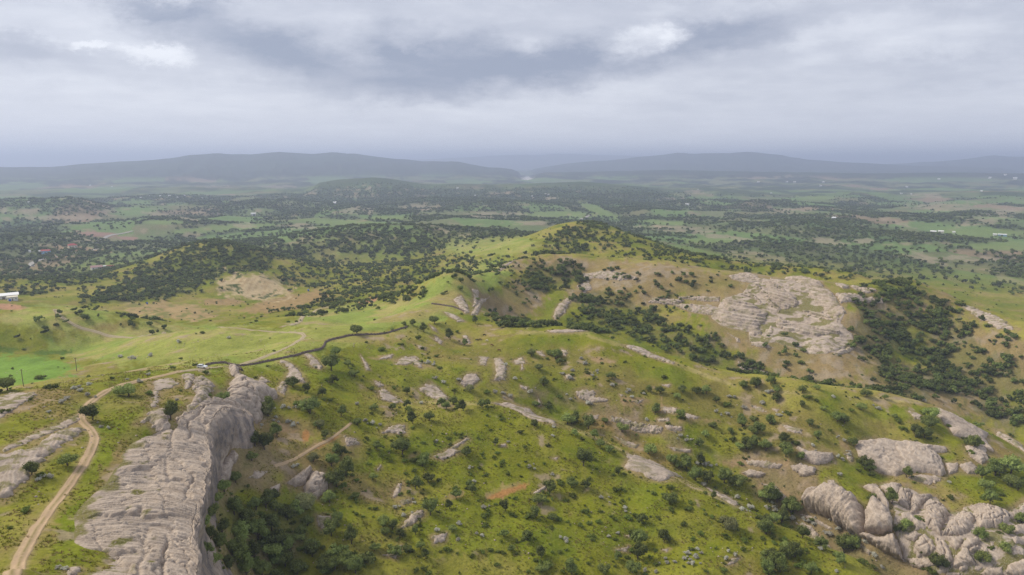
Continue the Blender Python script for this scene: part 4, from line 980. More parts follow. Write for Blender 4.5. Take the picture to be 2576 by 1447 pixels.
        ORD = ('first', 'second', 'third', 'fourth', 'fifth', 'sixth', 'seventh'); gi = GN_.pop(0)
        lab = ('%s boulder of the upper gorge row, counted from the bright green oak' % ORD[gi]) if gi < 7 else L_GORGE
        outcrop(8, pts, h * 0.78, lab, G_GORGE, crack=5 if h > 3 else 0, nb=(0.4, -0.2, 0.8), name='gorge_boulder', grow=1.07, **B)
    outcrop(8, [(765,60),(800,0),(1000,-32),(1180,8),(1350,8),(1500,50),(1742,70),(1742,112),(1620,122),(1700,200),(1732,330),(1700,382),(1560,342),(1400,332),(1200,382),(1050,342),(950,282),(815,170)], 4.2, 'great sloping grey rock slab above the grassy shelf', style='boulder', T=0.75, A=0.42, nb=(0.05, -0.25, 1.0), crack=0)
    outcrop(8, [(1335,392),(1450,352),(1600,372),(1722,386),(1640,432),(1550,462),(1450,432)], 1.2, 'lower lip of the great sloping slab', T=0.5)
    outcrop(8, [(1728,240),(1870,238),(1862,332),(1770,352)], 1.4, 'squarish rock beside the great sloping slab', **B)
    outcrop(8, [(1880,260),(1990,218),(2082,290),(2062,352),(1960,342)], 1.6, 'rounded rock right behind the squarish one', **B)
    outcrop(8, [(128,60),(250,110),(520,128),(532,200),(430,242),(330,252),(200,182)], 2.2, 'tilted rock step on the slope above the biggest boulder', T=0.5, A=0.3, **{'style': 'boulder'})
    outcrop(8, [(68,262),(180,238),(352,290),(332,352),(200,382),(100,312)], 1.8, 'smooth low rock under the tilted step', **B)
    outcrop(8, [(670,120),(720,110),(745,200),(720,230),(680,180)], 0.8, 'small rough rock left of the great sloping slab')
    outcrop(8, [(105,868),(230,878),(330,950),(442,1080),(605,1212),(480,1132),(340,1052),(200,942)], 1.0, 'ribbed rock lip at the foot of the first spur crest', T=0.4, A=0.3)
    outcrop(8, [(155,772),(300,800),(525,930),(500,952),(330,872)], 0.8, 'rock rim along the gully edge below the dark bush')
    outcrop(8, [(620,985),(760,1055),(930,1180),(920,1235),(850,1170),(740,1085)], 0.8, 'pale rock rim facing the long dark boulder')
    outcrop(4, [(975,573),(1050,588),(1150,618),(1222,680),(1275,740),(1250,762),(1302,832),(1230,792),(1150,762),(1100,742),(1050,682),(1008,640)], 2.4, 'bald grey rock nose at the end of the second spur', style='boulder', T=0.9, A=0.3, nb=(0.5, 0.2, 0.8), crack=0)
    outcrop(4, [(1155,800),(1250,798),(1275,862),(1240,892),(1180,852)], 1.6, 'rough rock shelf below the bald rock nose', **B)
    outcrop(4, [(870,620),(930,640),(940,670),(900,660)], 0.5, L_SLOPE, G_SLOPE, wob=0.3)
    outcrop(4, [(1310,720),(1360,740),(1440,790),(1460,830),(1380,800),(1320,770)], 1.0, 'pale rock slope past the bald rock nose', T=0.8)
    # third spur: the banded dome and its ledges
    D = dict(T=3.0, A=1.7, bf=0.14)
    outcrop(9, [(1205,222),(1290,188),(1500,208),(1640,248),(1800,398),(1905,520),(1985,640),(1900,682),(1880,762),(1700,602),(1560,472),(1500,422),(1560,372),(1420,292),(1370,242)], 2.2, 'smooth outer flank of the banded rock dome', nb=(0.75, 0.5, 0.6), turf=0.35, w=3, **D)
    outcrop(9, [(975,250),(1040,228),(1110,280),(1150,330),(1362,450),(1402,562),(1280,582),(1200,602),(1060,502),(900,352),(960,332)], 2.6, 'upper tilted bed of the banded rock dome', nb=(0.6, 0.45, 0.7), turf=0.2, **D)
    outcrop(9, [(775,292),(880,278),(942,342),(1062,502),(1182,602),(1140,632),(1030,562),(900,382)], 2.0, L_BAND, G_BAND, nb=(0.6, 0.45, 0.7), **D)
    outcrop(9, [(665,412),(760,378),(862,442),(962,542),(1082,642),(1000,602),(880,512),(820,462)], 2.0, L_BAND, G_BAND, nb=(0.6, 0.45, 0.7), **D)
    outcrop(9, [(425,482),(480,458),(640,488),(800,528),(902,602),(1002,642),(962,762),(880,832),(922,902),(820,942),(770,862),(560,802),(420,772),(295,682),(350,592),(450,572)], 2.6, 'curving stack of thin rock ledges left of the dome', nb=(0.12, 0.05, 1.0), T=2.2, A=1.7, turf=0.25, bf=0.14)
    outcrop(9, [(1150,680),(1200,740),(1330,802),(1500,792),(1902,862),(1912,902),(1730,922),(1600,942),(1410,922),(1200,872),(1105,802),(1098,740)], 2.4, 'layered base of the banded rock dome', nb=(0.02, -0.05, 1.0), T=2.2, A=1.6, turf=0.25, bf=0.14)
    outcrop(9, [(1440,620),(1700,640),(1865,742),(1700,722),(1500,682)], 1.4, L_BAND, G_BAND, nb=(0.1, 0.1, 1.0), turf=0.3, **D)
    outcrop(9, [(930,902),(1062,780),(1072,922),(1102,962),(950,962)], 1.2, 'pale chute of bare rock below the curving ledges', T=1.2, A=0.3)
    outcrop(9, [(795,1000),(930,998),(1082,1080),(900,1072),(788,1042)], 1.0, 'lower end of the pale rock chute')
    outcrop(9, [(1130,992),(1400,998),(1600,960),(1900,952),(2082,1052),(1900,1112),(1700,1152),(1560,1132),(1450,1052)], 1.2, 'wide bare rock apron under the banded dome', T=1.6, A=0.4, turf=0.5, nb=(0.1, -0.1, 1.0))
    outcrop(9, [(1810,1152),(2000,1062),(2112,1070),(2050,1112),(1880,1182)], 1.6, L_BAND, G_BAND, T=1.0, A=0.4)
    outcrop(9, [(-120,440),(0,428),(150,428),(392,438),(402,492),(200,492),(0,462),(-120,465)], 2.2, 'straight rock band leading left from the dome ledges', T=0.9, A=0.5)
    outcrop(9, [(495,172),(740,138),(862,170),(932,250),(800,262),(640,232),(540,212)], 1.3, 'rubbly rock patch at the dome top', T=0.9, A=0.4, crack=6, turf=0.2)
    outcrop(9, [(1850,400),(2100,398),(2200,440),(2440,450),(2440,512),(2200,512),(1980,502),(1920,522),(1880,452)], 2.4, 'layered rock cliff on the ridge right of the dome', T=1.0, A=0.5)
    outcrop(9, [(1845,272),(1990,268),(2032,322),(1950,332)], 1.4, 'smooth rock bulge on the crest right of the dome')
    outcrop(9, [(2030,290),(2300,328),(2382,360),(2250,392),(2100,342)], 1.6, 'broken rock crest above the layered cliff', crack=6)
    outcrop(9, [(618,1232),(700,1300),(900,1348),(1062,1410),(1052,1450),(860,1402),(680,1382),(640,1302)], 2.6, 'grey rock wall along the gully stream', crack=5, T=0.8, A=0.4)
    outcrop(9, [(498,890),(640,958),(662,1012),(610,1002),(598,962)], 1.6, 'small rock step above the gully stream')
    outcrop(9, [(300,560),(430,600),(320,620),(60,610),(-80,590),(0,570)], 0.7, 'crumbling pale bank left of the thin ledges', turf=0.4)
    outcrop(0, [(1470,690),(1530,682),(1602,700),(1560,707),(1500,701)], 2.0, 'broken rock ledge high on the brown slope left of the dome', T=1.6, A=0.9, bf=0.2)
    outcrop(0, [(1690,765),(1790,769),(1855,790),(1832,801),(1740,786)], 2.2, 'second curved rock ledge below the straight rock band', T=1.8, A=1.2, bf=0.15)
    outcrop(0, [(1640,750),(1720,756),(1700,768),(1630,762)], 1.6, 'short rock ledge under the left end of the straight band', T=1.4, A=0.9, bf=0.2)
    outcrop(0, [(1880,700),(1960,704),(2062,726),(2100,746),(2040,741),(1950,721)], 1.6, 'pale rock rim along the top of the banded dome', T=2.0, A=0.8, bf=0.15)
    outcrop(6, [(978,1140),(1030,1108),(1062,1150),(1095,1232),(1060,1242),(1010,1182)], 1.2, 'white rock scar at the end of the short brush fence', T=1.0)
    outcrop(6, [(1108,1060),(1162,1080),(1152,1182),(1120,1192),(1130,1122)], 1.0, 'narrow rock runnel beside the white rock scar')
    outcrop(6, [(1160,1150),(1240,1118),(1185,1172),(1150,1252),(1108,1252)], 1.2, 'pale rock rib curving down into the bowl')
    outcrop(6, [(1705,1265),(1740,1180),(1810,1130),(1835,1150),(1795,1232),(1722,1290)], 2.0, 'curved striped rock wall in the wooded gully head', T=1.0, A=0.5, nb=(0.7, 0.4, 0.5))
    outcrop(6, [(1265,935),(1400,850),(1435,850),(1305,935)], 1.0, 'pale rock edge along the ridge path')
    outcrop(6, [(1920,945),(1990,950),(2005,982),(1920,995)], 1.0, 'pale crag in the brown slope of the third spur', crack=5)
    outcrop(6, [(2120,925),(2250,950),(2330,980),(2300,1000),(2160,960)], 1.2, 'dark broken crag line on the brown slope', crack=4)
    outcrop(6, [(1880,1040),(1960,1000),(2000,1060),(1930,1090)], 1.0, 'rocky scree patch above the curved striped wall', crack=4)
    outcrop(6, [(910,1230),(990,1255),(1060,1300),(1010,1300),(930,1250)], 0.5, 'thin rock sheet under the short brush fence')
    outcrop(7, [(2110,1060),(2200,1090),(2400,1160),(2520,1250),(2400,1240),(2220,1130)], 1.0, 'bare pale rock back on the ridge right of the wooded bowl', T=1.6, A=0.4, turf=0.5)
rocks()

# ------------------------------------------------------------------ tracks, footpath, road
def wear(P, width):
    """trodden ground beside a path"""
    i = np.clip(((np.arctan2(P[:, 0], P[:, 1]) - AZ[0]) / DA).astype(int), 0, NA - 1); j = np.clip(np.searchsorted(LR, np.log(np.hypot(P[:, 0], P[:, 1]))), 0, NR - 1)
    S = (slice(max(0, i.min() - 8), i.max() + 9), slice(max(0, j.min() - 8), j.max() + 9)); x, y = GX[S], GY[S]
    d = np.full(x.shape, 1e9)
    for q in P[::2]: d = np.minimum(d, (x - q[0]) ** 2 + (y - q[1]) ** 2)
    d = np.sqrt(d); nz = fbm(x / 3.0, y / 3.0, 78, 3)
    m = np.clip((1 - ss(d + 0.9 * nz, width * 0.35, width * 1.05)) * (0.85 + 0.8 * nz), 0, 0.95)[..., None]
    TINT[S] = TINT[S] * (1 - m) + np.array((0.31, 0.225, 0.125), np.float32) * m
    m = m[..., 0]; GRASS[S] = GRASS[S] * (1 - m)
def track(name, pts, width, mat, lift=0.10, ruts=True, step=None):
    pts = np.array(pts, float); d = np.r_[0, np.cumsum(np.hypot(*np.diff(pts, axis=0).T))]
    n = max(12, int(d[-1] / 6)); t = np.linspace(0, d[-1], n)
    q = catmull(np.c_[pts, np.zeros(len(pts))], n)[:, :2]
    x, y, z = hit(q[:, 0], q[:, 1])
    P = np.stack([x, y], 1)
    ok = np.r_[True, np.hypot(*np.diff(P, axis=0).T) < 60]; P = P[ok]
    for _ in range(3): P[1:-1] = 0.25 * P[:-2] + 0.5 * P[1:-1] + 0.25 * P[2:]
    s = np.r_[0, np.cumsum(np.hypot(*np.diff(P, axis=0).T))]
    step = step or max(0.8, s[-1] / 400); m = max(8, int(s[-1] / step)); u = np.linspace(0, s[-1], m)
    P = np.stack([np.interp(u, s, P[:, 0]), np.interp(u, s, P[:, 1])], 1)
    T = np.gradient(P, axis=0); T /= np.linalg.norm(T, axis=1, keepdims=True) + 1e-9; Nn = np.stack([-T[:, 1], T[:, 0]], 1)
    prof = [(-0.62, -0.35), (-0.5, 0.0), (-0.38, -0.02), (-0.27, -0.06 if ruts else 0), (-0.14, 0.02), (0, 0.05 if ruts else 0.02), (0.14, 0.02), (0.27, -0.06 if ruts else 0), (0.38, -0.02), (0.5, 0.0), (0.62, -0.35)]
    wear(P, width)
    V = []
    for k, (o, dz) in enumerate(prof):
        wv = width * (1 + 0.28 * gnoise(u / 7.0, u * 0 + k * 0.25, 7) + 0.15 * gnoise(u / 1.9, u * 0 + k * 0.9, 8))
        X = P + Nn * (o * wv)[:, None]
        V.append(np.c_[X, H(X[:, 0], X[:, 1]) + lift + dz])
    V = np.stack(V, 1).reshape(-1, 3)
    me = mesh_np(name, V, grid_faces(m, len(prof))[:, ::-1])
    put_float(me, 'mid', np.tile(np.array([0.9, 0.5, 0, 0, 0.35, 0.9 if ruts else 0, 0.35, 0, 0, 0.5, 0.9]), m))
    return link(name, me, M[mat], kind='structure')
track('dirt_track', [(5,1510),(32,1447),(65,1380),(100,1320),(140,1265),(175,1220),(212,1165),(233,1122),(238,1100),(228,1080),(209,1062),(205,1045),(222,1018),(255,992),(300,971),(350,958),(405,946),(455,934)], 2.2, 'soil')
track('dirt_track', [(455,934),(500,929),(540,924),(592,919.5),(638,908),(670,896),(705,882),(732,869),(755,855),(766,846)], 2.6, 'pale')
track('dirt_track', [(766,846),(757,838),(720,836),(648,832),(600,826),(549,823)], 2.0, 'pale')
track('dirt_track', [tuple(zp(1, *p)) for p in ((275,108),(300,140),(340,165),(390,195),(440,210),(490,222),(540,240),(600,247),(670,250),(750,240),(830,222))], 2.4, 'pale', lift=0.14)
track('footpath', [tuple(zp(2, *p)) for p in ((95,898),(140,885),(200,860),(250,830),(300,800),(360,770),(400,745),(430,720),(480,682))], 1.1, 'soil', ruts=False)
track('stony_path', [tuple(zp(2, *p)) for p in ((130,195),(200,180),(260,140),(310,108),(370,96),(430,82))], 2.6, 'pale', lift=0.2, ruts=False)
track('valley_road', [tuple(zp(11, *p)) for p in ((520,690),(500,640),(620,590),(800,550),(1000,510),(1200,470),(1400,440),(1620,400))], 7, 'asphalt', lift=0.7, ruts=False, step=8)
track('valley_road', [tuple(zp(11, *p)) for p in ((1510,345),(1560,280),(1640,240),(1800,180),(2000,150),(2140,115))], 7, 'asphalt', lift=0.9, ruts=False, step=8)
track('valley_road', [tuple(zp(6, *p)) for p in ((1905,556),(1940,538),(1985,520))], 9, 'asphalt', lift=1.2, ruts=False, step=10)

build_ground()

# ------------------------------------------------------------------ brushwood fences
def brush_fence(pts, label, h=1.0):
    rnd = random.Random(len(pts)); pts = np.array(pts, float)
    q = catmull(np.c_[pts, np.zeros(len(pts))], len(pts) * 8)[:, :2]
    x, y, _ = hit(q[:, 0], q[:, 1]); P = np.stack([x, y], 1)
    r = np.hypot(x, y); ok = np.ones(len(r), bool)
    for i in range(1, len(r)):
        if np.hypot(*(P[i] - P[i - 1])) > 25: ok[i] = False
    P = P[ok]
    for _ in range(2): P[1:-1] = 0.25 * P[:-2] + 0.5 * P[1:-1] + 0.25 * P[2:]
    s = np.r_[0, np.cumsum(np.hypot(*np.diff(P, axis=0).T))]
    u = np.arange(0, s[-1], 0.45); P = np.stack([np.interp(u, s, P[:, 0]), np.interp(u, s, P[:, 1])], 1)
    T = np.gradient(P, axis=0); T /= np.linalg.norm(T, axis=1, keepdims=True) + 1e-9; Nn = np.stack([-T[:, 1], T[:, 0]], 1)
    prof = [(-0.6, -0.3), (-0.5, 0.25), (-0.35, 0.65), (-0.15, 0.9), (0.15, 0.9), (0.35, 0.65), (0.5, 0.25), (0.6, -0.3)]
    rs = np.random.RandomState(3); V = []
    for o, z in prof:
        X = P + Nn * (o * (1 + 0.35 * rs.randn(len(u)).clip(-1.5, 1.5)))[:, None]
        V.append(np.c_[X, H(P[:, 0], P[:, 1]) + z * h * (1 + 0.22 * rs.randn(len(u)).clip(-1.5, 1.5))])
    V = np.stack(V, 1).reshape(-1, 3); F = [tuple(f) for f in grid_faces(len(u), len(prof))]; V = [tuple(v) for v in V]
    for i in range(int(s[-1] * 5)):                      # loose sticks
        k = rnd.randrange(len(P)); b = np.array((*P[k], float(H(*P[k])) + rnd.uniform(0.2, 0.9) * h)) + np.array((rnd.uniform(-.5, .5), rnd.uniform(-.5, .5), 0))
        d = np.array((rnd.gauss(0, 1), rnd.gauss(0, 1), rnd.uniform(-0.1, 1.1))); d /= np.linalg.norm(d); e = b + d * rnd.uniform(0.5, 1.2)
        w = np.cross(d, (0.3, 0.5, 0.8)); w = w / np.linalg.norm(w) * 0.05
        n = len(V); V += [tuple(b - w), tuple(b + w), tuple(e + w * .4), tuple(e - w * .4)]; F.append((n, n + 1, n + 2, n + 3))
    me = bpy.data.meshes.new('brush_fence'); me.from_pydata(V, [], F); me.update()
    link('brush_fence', me, M['brush'], label=label, cat='fence')
brush_fence([tuple(zp(10, *p)) for p in ((430,320),(510,300),(600,290),(700,284),(780,296),(850,318),(960,332),(1100,322),(1260,292),(1400,262),(1600,222),(1760,190),(1900,160),(2000,122),(2160,90),(2280,58))] +
            [tuple(zp(2, *p)) for p in ((343,292),(350,276),(380,262),(430,251),(470,242),(540,237),(600,236),(660,229),(700,216),(740,204),(762,198))], 'long dark brushwood fence winding along the ridge from the white car')
brush_fence([tuple(zp(10, *p)) for p in ((860,325),(900,342),(940,360),(985,385),(1010,410))], 'short dark brushwood stub branching off above the big rock block')
brush_fence([tuple(zp(2, *p)) for p in ((885,81),(920,85),(960,91),(1000,99),(1030,110),(1060,124))], 'short dark brushwood fence beside the white rock scar')

# ------------------------------------------------------------------ generic solids
def MB():
    return dict(v=[], f=[])
def box(mb, x0, x1, y0, y1, z0, z1):
    n = len(mb['v']); mb['v'] += [(x, y, z) for x in (x0, x1) for y in (y0, y1) for z in (z0, z1)]
    mb['f'] += [tuple(n + i for i in f) for f in ((0, 1, 3, 2), (4, 6, 7, 5), (0, 4, 5, 1), (2, 3, 7, 6), (0, 2, 6, 4), (1, 5, 7, 3))]
def tube(mb, a, b, r0, r1, k=7):
    a = np.array(a, float); b = np.array(b, float); d = b - a; d = d / (np.linalg.norm(d) + 1e-9)
    u = np.cross(d, (0, 0, 1) if abs(d[2]) < 0.9 else (1, 0, 0)); u /= np.linalg.norm(u); w = np.cross(d, u); n = len(mb['v'])
    for p, r in ((a, r0), (b, r1)):
        mb['v'] += [tuple(p + r * (math.cos(2 * math.pi * i / k) * u + math.sin(2 * math.pi * i / k) * w)) for i in range(k)]
    mb['f'] += [(n + i, n + (i + 1) % k, n + k + (i + 1) % k, n + k + i) for i in range(k)] + [tuple(n + i for i in reversed(range(k))), tuple(n + k + i for i in range(k))]
def mk(mb, name, mat, parent=None, smooth=False, **kw):
    me = bpy.data.meshes.new(name); me.from_pydata(mb['v'], [], mb['f']); me.update()
    if smooth: me.polygons.foreach_set('use_smooth', np.ones(len(me.polygons), bool))
    return link(name, me, M[mat], parent, **kw)
def empty(name, loc, rz=0, label=None, cat=None, group=None):
    o = bpy.data.objects.new(name, None); COL.objects.link(o); o.location = loc; o.rotation_euler = (0, 0, rz); o.empty_display_size = 0.5
    tag(o, label, cat, group); return o

# ------------------------------------------------------------------ white car
def build_car():
    x, y, z = (float(v[0]) for v in hit(509, 927)); z += 0.32
    o = empty('parked_car', (x, y, z), R(-6), 'white estate car parked beside the brushwood fence on the ridge', 'car')
    prof = [(-2.2, 0.35), (-2.25, 0.75), (-2.15, 1.05), (-1.95, 1.5), (-1.6, 1.62), (0.1, 1.62), (0.75, 1.15), (1.0, 1.02), (1.95, 0.92), (2.2, 0.72), (2.22, 0.38)]
    mb = MB()
    for s, w0 in ((-1, 0), (1, 0)):
        for px, pz in prof:
            w = 0.88 if pz < 1.08 else 0.88 - (pz - 1.08) * 0.32
            mb['v'].append((px, s * w, pz))
    k = len(prof); mb['f'] += [tuple(range(k)), tuple(reversed(range(k, 2 * k)))] + [(i, i + k, (i + 1) % k + k, (i + 1) % k) for i in range(k)]
    mk(mb, 'body', 'white', o)
    for s in (-1, 1):
        for a, b in (((-1.85, -0.85)), ((-0.78, 0.52))):
            mb = MB(); top = 1.55
            w1, w2 = 0.895, 0.755
            xa, xb = a, b
            mb['v'] = [(xa, s * w1, 1.08), (xb, s * w1, 1.08), (xb - (0.35 if b > 0 else 0), s * w2, top), (xa + (0.12 if a < -1 else 0), s * w2, top)]; mb['f'] = [(0, 1, 2, 3)]
            mk(mb, 'side_window', 'glass', o)
    mb = MB(); mb['v'] = [(0.20, -0.68, 1.56), (0.20, 0.68, 1.56), (0.76, 0.80, 1.165), (0.76, -0.80, 1.165)]; mb['f'] = [(0, 1, 2, 3)]; mk(mb, 'windscreen', 'glass', o)
    mb = MB(); mb['v'] = [(-2.14, -0.78, 1.1), (-2.14, 0.78, 1.1), (-1.975, 0.68, 1.47), (-1.975, -0.68, 1.47)]; mb['f'] = [(0, 1, 2, 3)]; mk(mb, 'rear_window', 'glass', o)
    for wx in (-1.35, 1.4):
        for s in (-1, 1):
            mb = MB(); tube(mb, (wx, s * 0.70, 0.33), (wx, s * 0.93, 0.33), 0.34, 0.34, 14); w = mk(mb, 'wheel', 'tyre', o)
            mb = MB(); tube(mb, (wx, s * 0.925, 0.33), (wx, s * 0.945, 0.33), 0.21, 0.19, 12); mk(mb, 'rim', 'metal', w)
    for s in (-1, 1):
        mb = MB(); box(mb, 2.12, 2.24, s * 0.66 - 0.16, s * 0.66 + 0.16, 0.68, 0.82); mk(mb, 'headlight', 'lamp', o)
        mb = MB(); box(mb, -2.27, -2.15, s * 0.74 - 0.1, s * 0.74 + 0.1, 0.85, 1.1); mk(mb, 'tail_light', 'redlamp', o)
        mb = MB(); box(mb, 0.62, 0.78, s * 0.98 - 0.09, s * 0.98 + 0.09, 1.06, 1.2); mk(mb, 'wing_mirror', 'white', o)
        mb = MB(); box(mb, -1.7, 0.0, s * 0.58 - 0.02, s * 0.58 + 0.02, 1.60, 1.68); mk(mb, 'roof_rail', 'metal', o)
build_car()

# ------------------------------------------------------------------ utility poles, pylon, tanks
def pole(px, py, h, label, dist=None):
    if dist:
        a, _ = ray(px, py); x, y = dist * math.sin(float(a)), dist * math.cos(float(a)); z = float(H(x, y))
    else: x, y, z = (float(v[0]) for v in hit(px, py))
    o = empty('utility_pole', (x, y, z), R(20), label, 'pole', 'wooden utility poles in the left valley')
    mb = MB(); tube(mb, (0, 0, -0.8), (0, 0, h), 0.19, 0.13, 9); mk(mb, 'mast', 'wood', o)
    mb = MB(); box(mb, -0.9, 0.9, -0.07, 0.07, h - 0.75, h - 0.6); mk(mb, 'crossarm', 'wood', o)
    for dx in (-0.8, 0, 0.8):
        mb = MB(); zz = h - 0.6 if dx else h; tube(mb, (dx, 0, zz - 0.02), (dx, 0, zz + 0.28), 0.07, 0.04, 7); mk(mb, 'insulator', 'lamp', o)
pole(*zp(1, 122, 522), 9.0, 'wooden utility pole at the near edge of the green crop field', dist=405)
pole(*zp(1, 387, 420), 8.0, 'wooden utility pole on the far side of the crop field')
pole(*zp(1, 283, 165), 8.5, 'wooden utility pole on the green hill beside the curving track')
def tank(k, zx, zy, s, label):
    x, y, z = (float(v[0]) for v in hit(*zp(k, zx, zy)))
    o = empty('water_tank', (x, y, z), 0, label, 'tank')
    mb = MB(); tube(mb, (0, 0, 0.7 * s), (0, 0, 2.0 * s), 0.75 * s, 0.72 * s, 14); tube(mb, (0, 0, 2.0 * s), (0, 0, 2.2 * s), 0.72 * s, 0.3 * s, 14); mk(mb, 'barrel', 'blue', o)
    mb = MB(); tube(mb, (0, 0, 2.2 * s), (0, 0, 2.3 * s), 0.24 * s, 0.24 * s, 10); mk(mb, 'lid', 'blue', o)
    for a in range(4):
        mb = MB(); c, d = math.cos(a * 1.571 + .78) * .55 * s, math.sin(a * 1.571 + .78) * .55 * s; tube(mb, (c, d, -0.6), (c, d, 0.72 * s), 0.07 * s, 0.07 * s, 6); mk(mb, 'leg', 'metal', o)
tank(5, 2258, 1082, 1.5, 'blue water tank at the upper edge of the ploughed field')
tank(5, 1078, 1176, 1.2, 'small blue water tank at the edge of the brown field')
tank(11, 165, 1262, 1.5, 'blue tank in front of the long white farm building')

# ------------------------------------------------------------------ houses
def house(k, zx, zy, wpx, wall, roof, style, label, group=None, depth=0.7, hgt=0.42, rz=0.0, detail=True, cat='house'):
    px, py = zp(k, zx, zy); x, y, z = (float(v[0]) for v in hit(px, py)); r = math.sqrt(x * x + y * y + (z - CAMZ) ** 2)
    w = wpx / ZOOM[k][2] * 0.805 * r / FPX; d = w * depth; h = max(2.8, w * hgt)
    z = float(H(x, y)); h *= 1.35
    o = empty('house', (x, y, z), -math.atan2(x, y) + rz, label, cat, group)
    mb = MB(); box(mb, -w / 2, w / 2, -d / 2, d / 2, -4.0, h); mk(mb, 'wall', wall, o)
    e = 0.05 * w; rh = 0.22 * w; mb = MB()
    if style == 'hip':
        mb['v'] = [(-w / 2 - e, -d / 2 - e, h + .01), (w / 2 + e, -d / 2 - e, h + .01), (w / 2 + e, d / 2 + e, h + .01), (-w / 2 - e, d / 2 + e, h + .01), (-w / 5, 0, h + rh), (w / 5, 0, h + rh)]
        mb['f'] = [(0, 1, 5, 4), (1, 2, 5), (2, 3, 4, 5), (3, 0, 4), (3, 2, 1, 0)]
    elif style == 'gable':
        mb['v'] = [(-w / 2 - e, -d / 2 - e, h + .01), (w / 2 + e, -d / 2 - e, h + .01), (w / 2 + e, d / 2 + e, h + .01), (-w / 2 - e, d / 2 + e, h + .01), (-w / 2 - e, 0, h + rh * .8), (w / 2 + e, 0, h + rh * .8)]
        mb['f'] = [(0, 1, 5, 4), (1, 2, 5), (2, 3, 4, 5), (3, 0, 4), (3, 2, 1, 0)]
    else:
        mb['v'] = [(sx * (w / 2 + e), sy * (d / 2 + e), h + q + (0.06 * w if sy > 0 else 0)) for q in (.01, .3) for sx in (-1, 1) for sy in (-1, 1)]
        mb['f'] = [(0, 1, 3, 2), (4, 6, 7, 5), (0, 4, 5, 1), (2, 3, 7, 6), (0, 2, 6, 4), (1, 5, 7, 3)]
    mk(mb, 'roof', roof, o)
    if detail:
        n = 3
        for i in range(n):
            cx = -w / 2 + w * (i + 0.5) / n
            if i == 1:
                mb = MB(); box(mb, cx - 0.05 * w, cx + 0.05 * w, -d / 2 - 0.08, -d / 2 + 0.02, 0.0, 0.62 * h); mk(mb, 'door', 'wood', o)
            else:
                mb = MB(); box(mb, cx - 0.07 * w, cx + 0.07 * w, -d / 2 - 0.06, -d / 2 + 0.02, 0.38 * h, 0.74 * h); wd = mk(mb, 'window', 'whiteroof', o)
                mb = MB(); box(mb, cx - 0.055 * w, cx + 0.055 * w, -d / 2 - 0.09, -d / 2 - 0.05, 0.42 * h, 0.71 * h); mk(mb, 'pane', 'glass', wd)
    return o
house(11, 60, 1210, 300, 'wall', 'whiteroof', 'flat', 'long white farm building at the valley edge by the red soil', depth=0.28, hgt=0.11)
house(11, 205, 1232, 110, 'wall', 'cream', 'flat', 'pale shed at the end of the long white farm building', depth=0.5, hgt=0.2)
house(11, 1175, 395, 100, 'cream', 'redroof', 'hip', 'cream house with a dark red roof on a brown terrace', depth=0.8, hgt=0.34, rz=0.15)
house(11, 745, 480, 96, 'bluewall', 'redroof', 'gable', 'light blue house with a red roof by the valley road', hgt=0.3, rz=-0.3)
house(11, 484, 458, 26, 'wall', 'whiteroof', 'flat', 'tiny white hut left of the light blue house', detail=False)
house(11, 635, 462, 30, 'wall', 'whiteroof', 'flat', 'tiny white shed touching the light blue house yard', detail=False)
house(11, 1560, 735, 130, 'wall', 'pinkroof', 'gable', 'pale house with a faded pinkish roof on the scrubby hillside', hgt=0.2, depth=0.5, rz=0.2)
house(11, 1700, 712, 48, 'wall', 'whiteroof', 'gable', 'small white house beside the red roofed one on the hillside', hgt=0.4)
house(11, 1780, 718, 84, 'wall', 'redroof', 'gable', 'low house with a red roof on the scrubby hillside', hgt=0.16, rz=-0.2)
FAR = 'distant houses scattered over the plain'; LF = 'tiny distant white house among the scrub of the plain'
house(5, 1855, 522, 30, 'wall', 'whiteroof', 'gable', 'white house standing alone in the green plain fields', hgt=0.3)
house(7, 1300, 506, 26, 'wall', 'whiteroof', 'hip', 'round-looking white house on top of the wooded knoll', hgt=0.3, depth=1.0)
house(7, 317, 413, 22, 'wall', 'whiteroof', 'gable', 'white house in the flat fields left of the wooded knoll', hgt=0.3, detail=False)
house(7, 1967, 600, 28, 'wall', 'whiteroof', 'gable', 'large white barn in the green fields beyond the knoll', hgt=0.3)
house(7, 2018, 598, 26, 'cream', 'whiteroof', 'gable', 'cream barn next to the large white barn', hgt=0.3)
house(7, 2430, 617, 38, 'bluewall', 'whiteroof', 'flat', 'long pale blue shed in the green fields at the right', hgt=0.14, depth=0.4)
for k, zx, zy, w in ((5,2450,439,18),(5,1175,386,13),(5,1240,384,12),(5,1350,382,12),(5,1090,382,10),(5,1300,394,10),(5,210,430,11),(5,1030,397,12),(5,660,306,9),(5,820,316,9),(5,1480,400,9),(6,108,435,20),(6,1007,328,14),(6,1135,382,14),(6,1650,371,13),(6,1672,374,13),(6,1553,385,12),
        (7,388,309,9),(7,795,260,14),(7,985,258,12),(7,1037,262,15),(7,1212,285,14),(7,1230,260,12),(7,2105,597,15),(7,2005,242,14),(7,2347,232,14),(7,2515,239,18),(7,1752,337,11),(7,1820,340,9),(7,2380,615,18),(7,2290,320,12),(7,1790,292,12),(7,880,333,9),(7,2450,212,12)):
    house(k, zx, zy, w, 'wall', 'whiteroof', 'gable', LF, FAR, hgt=0.34, detail=False)

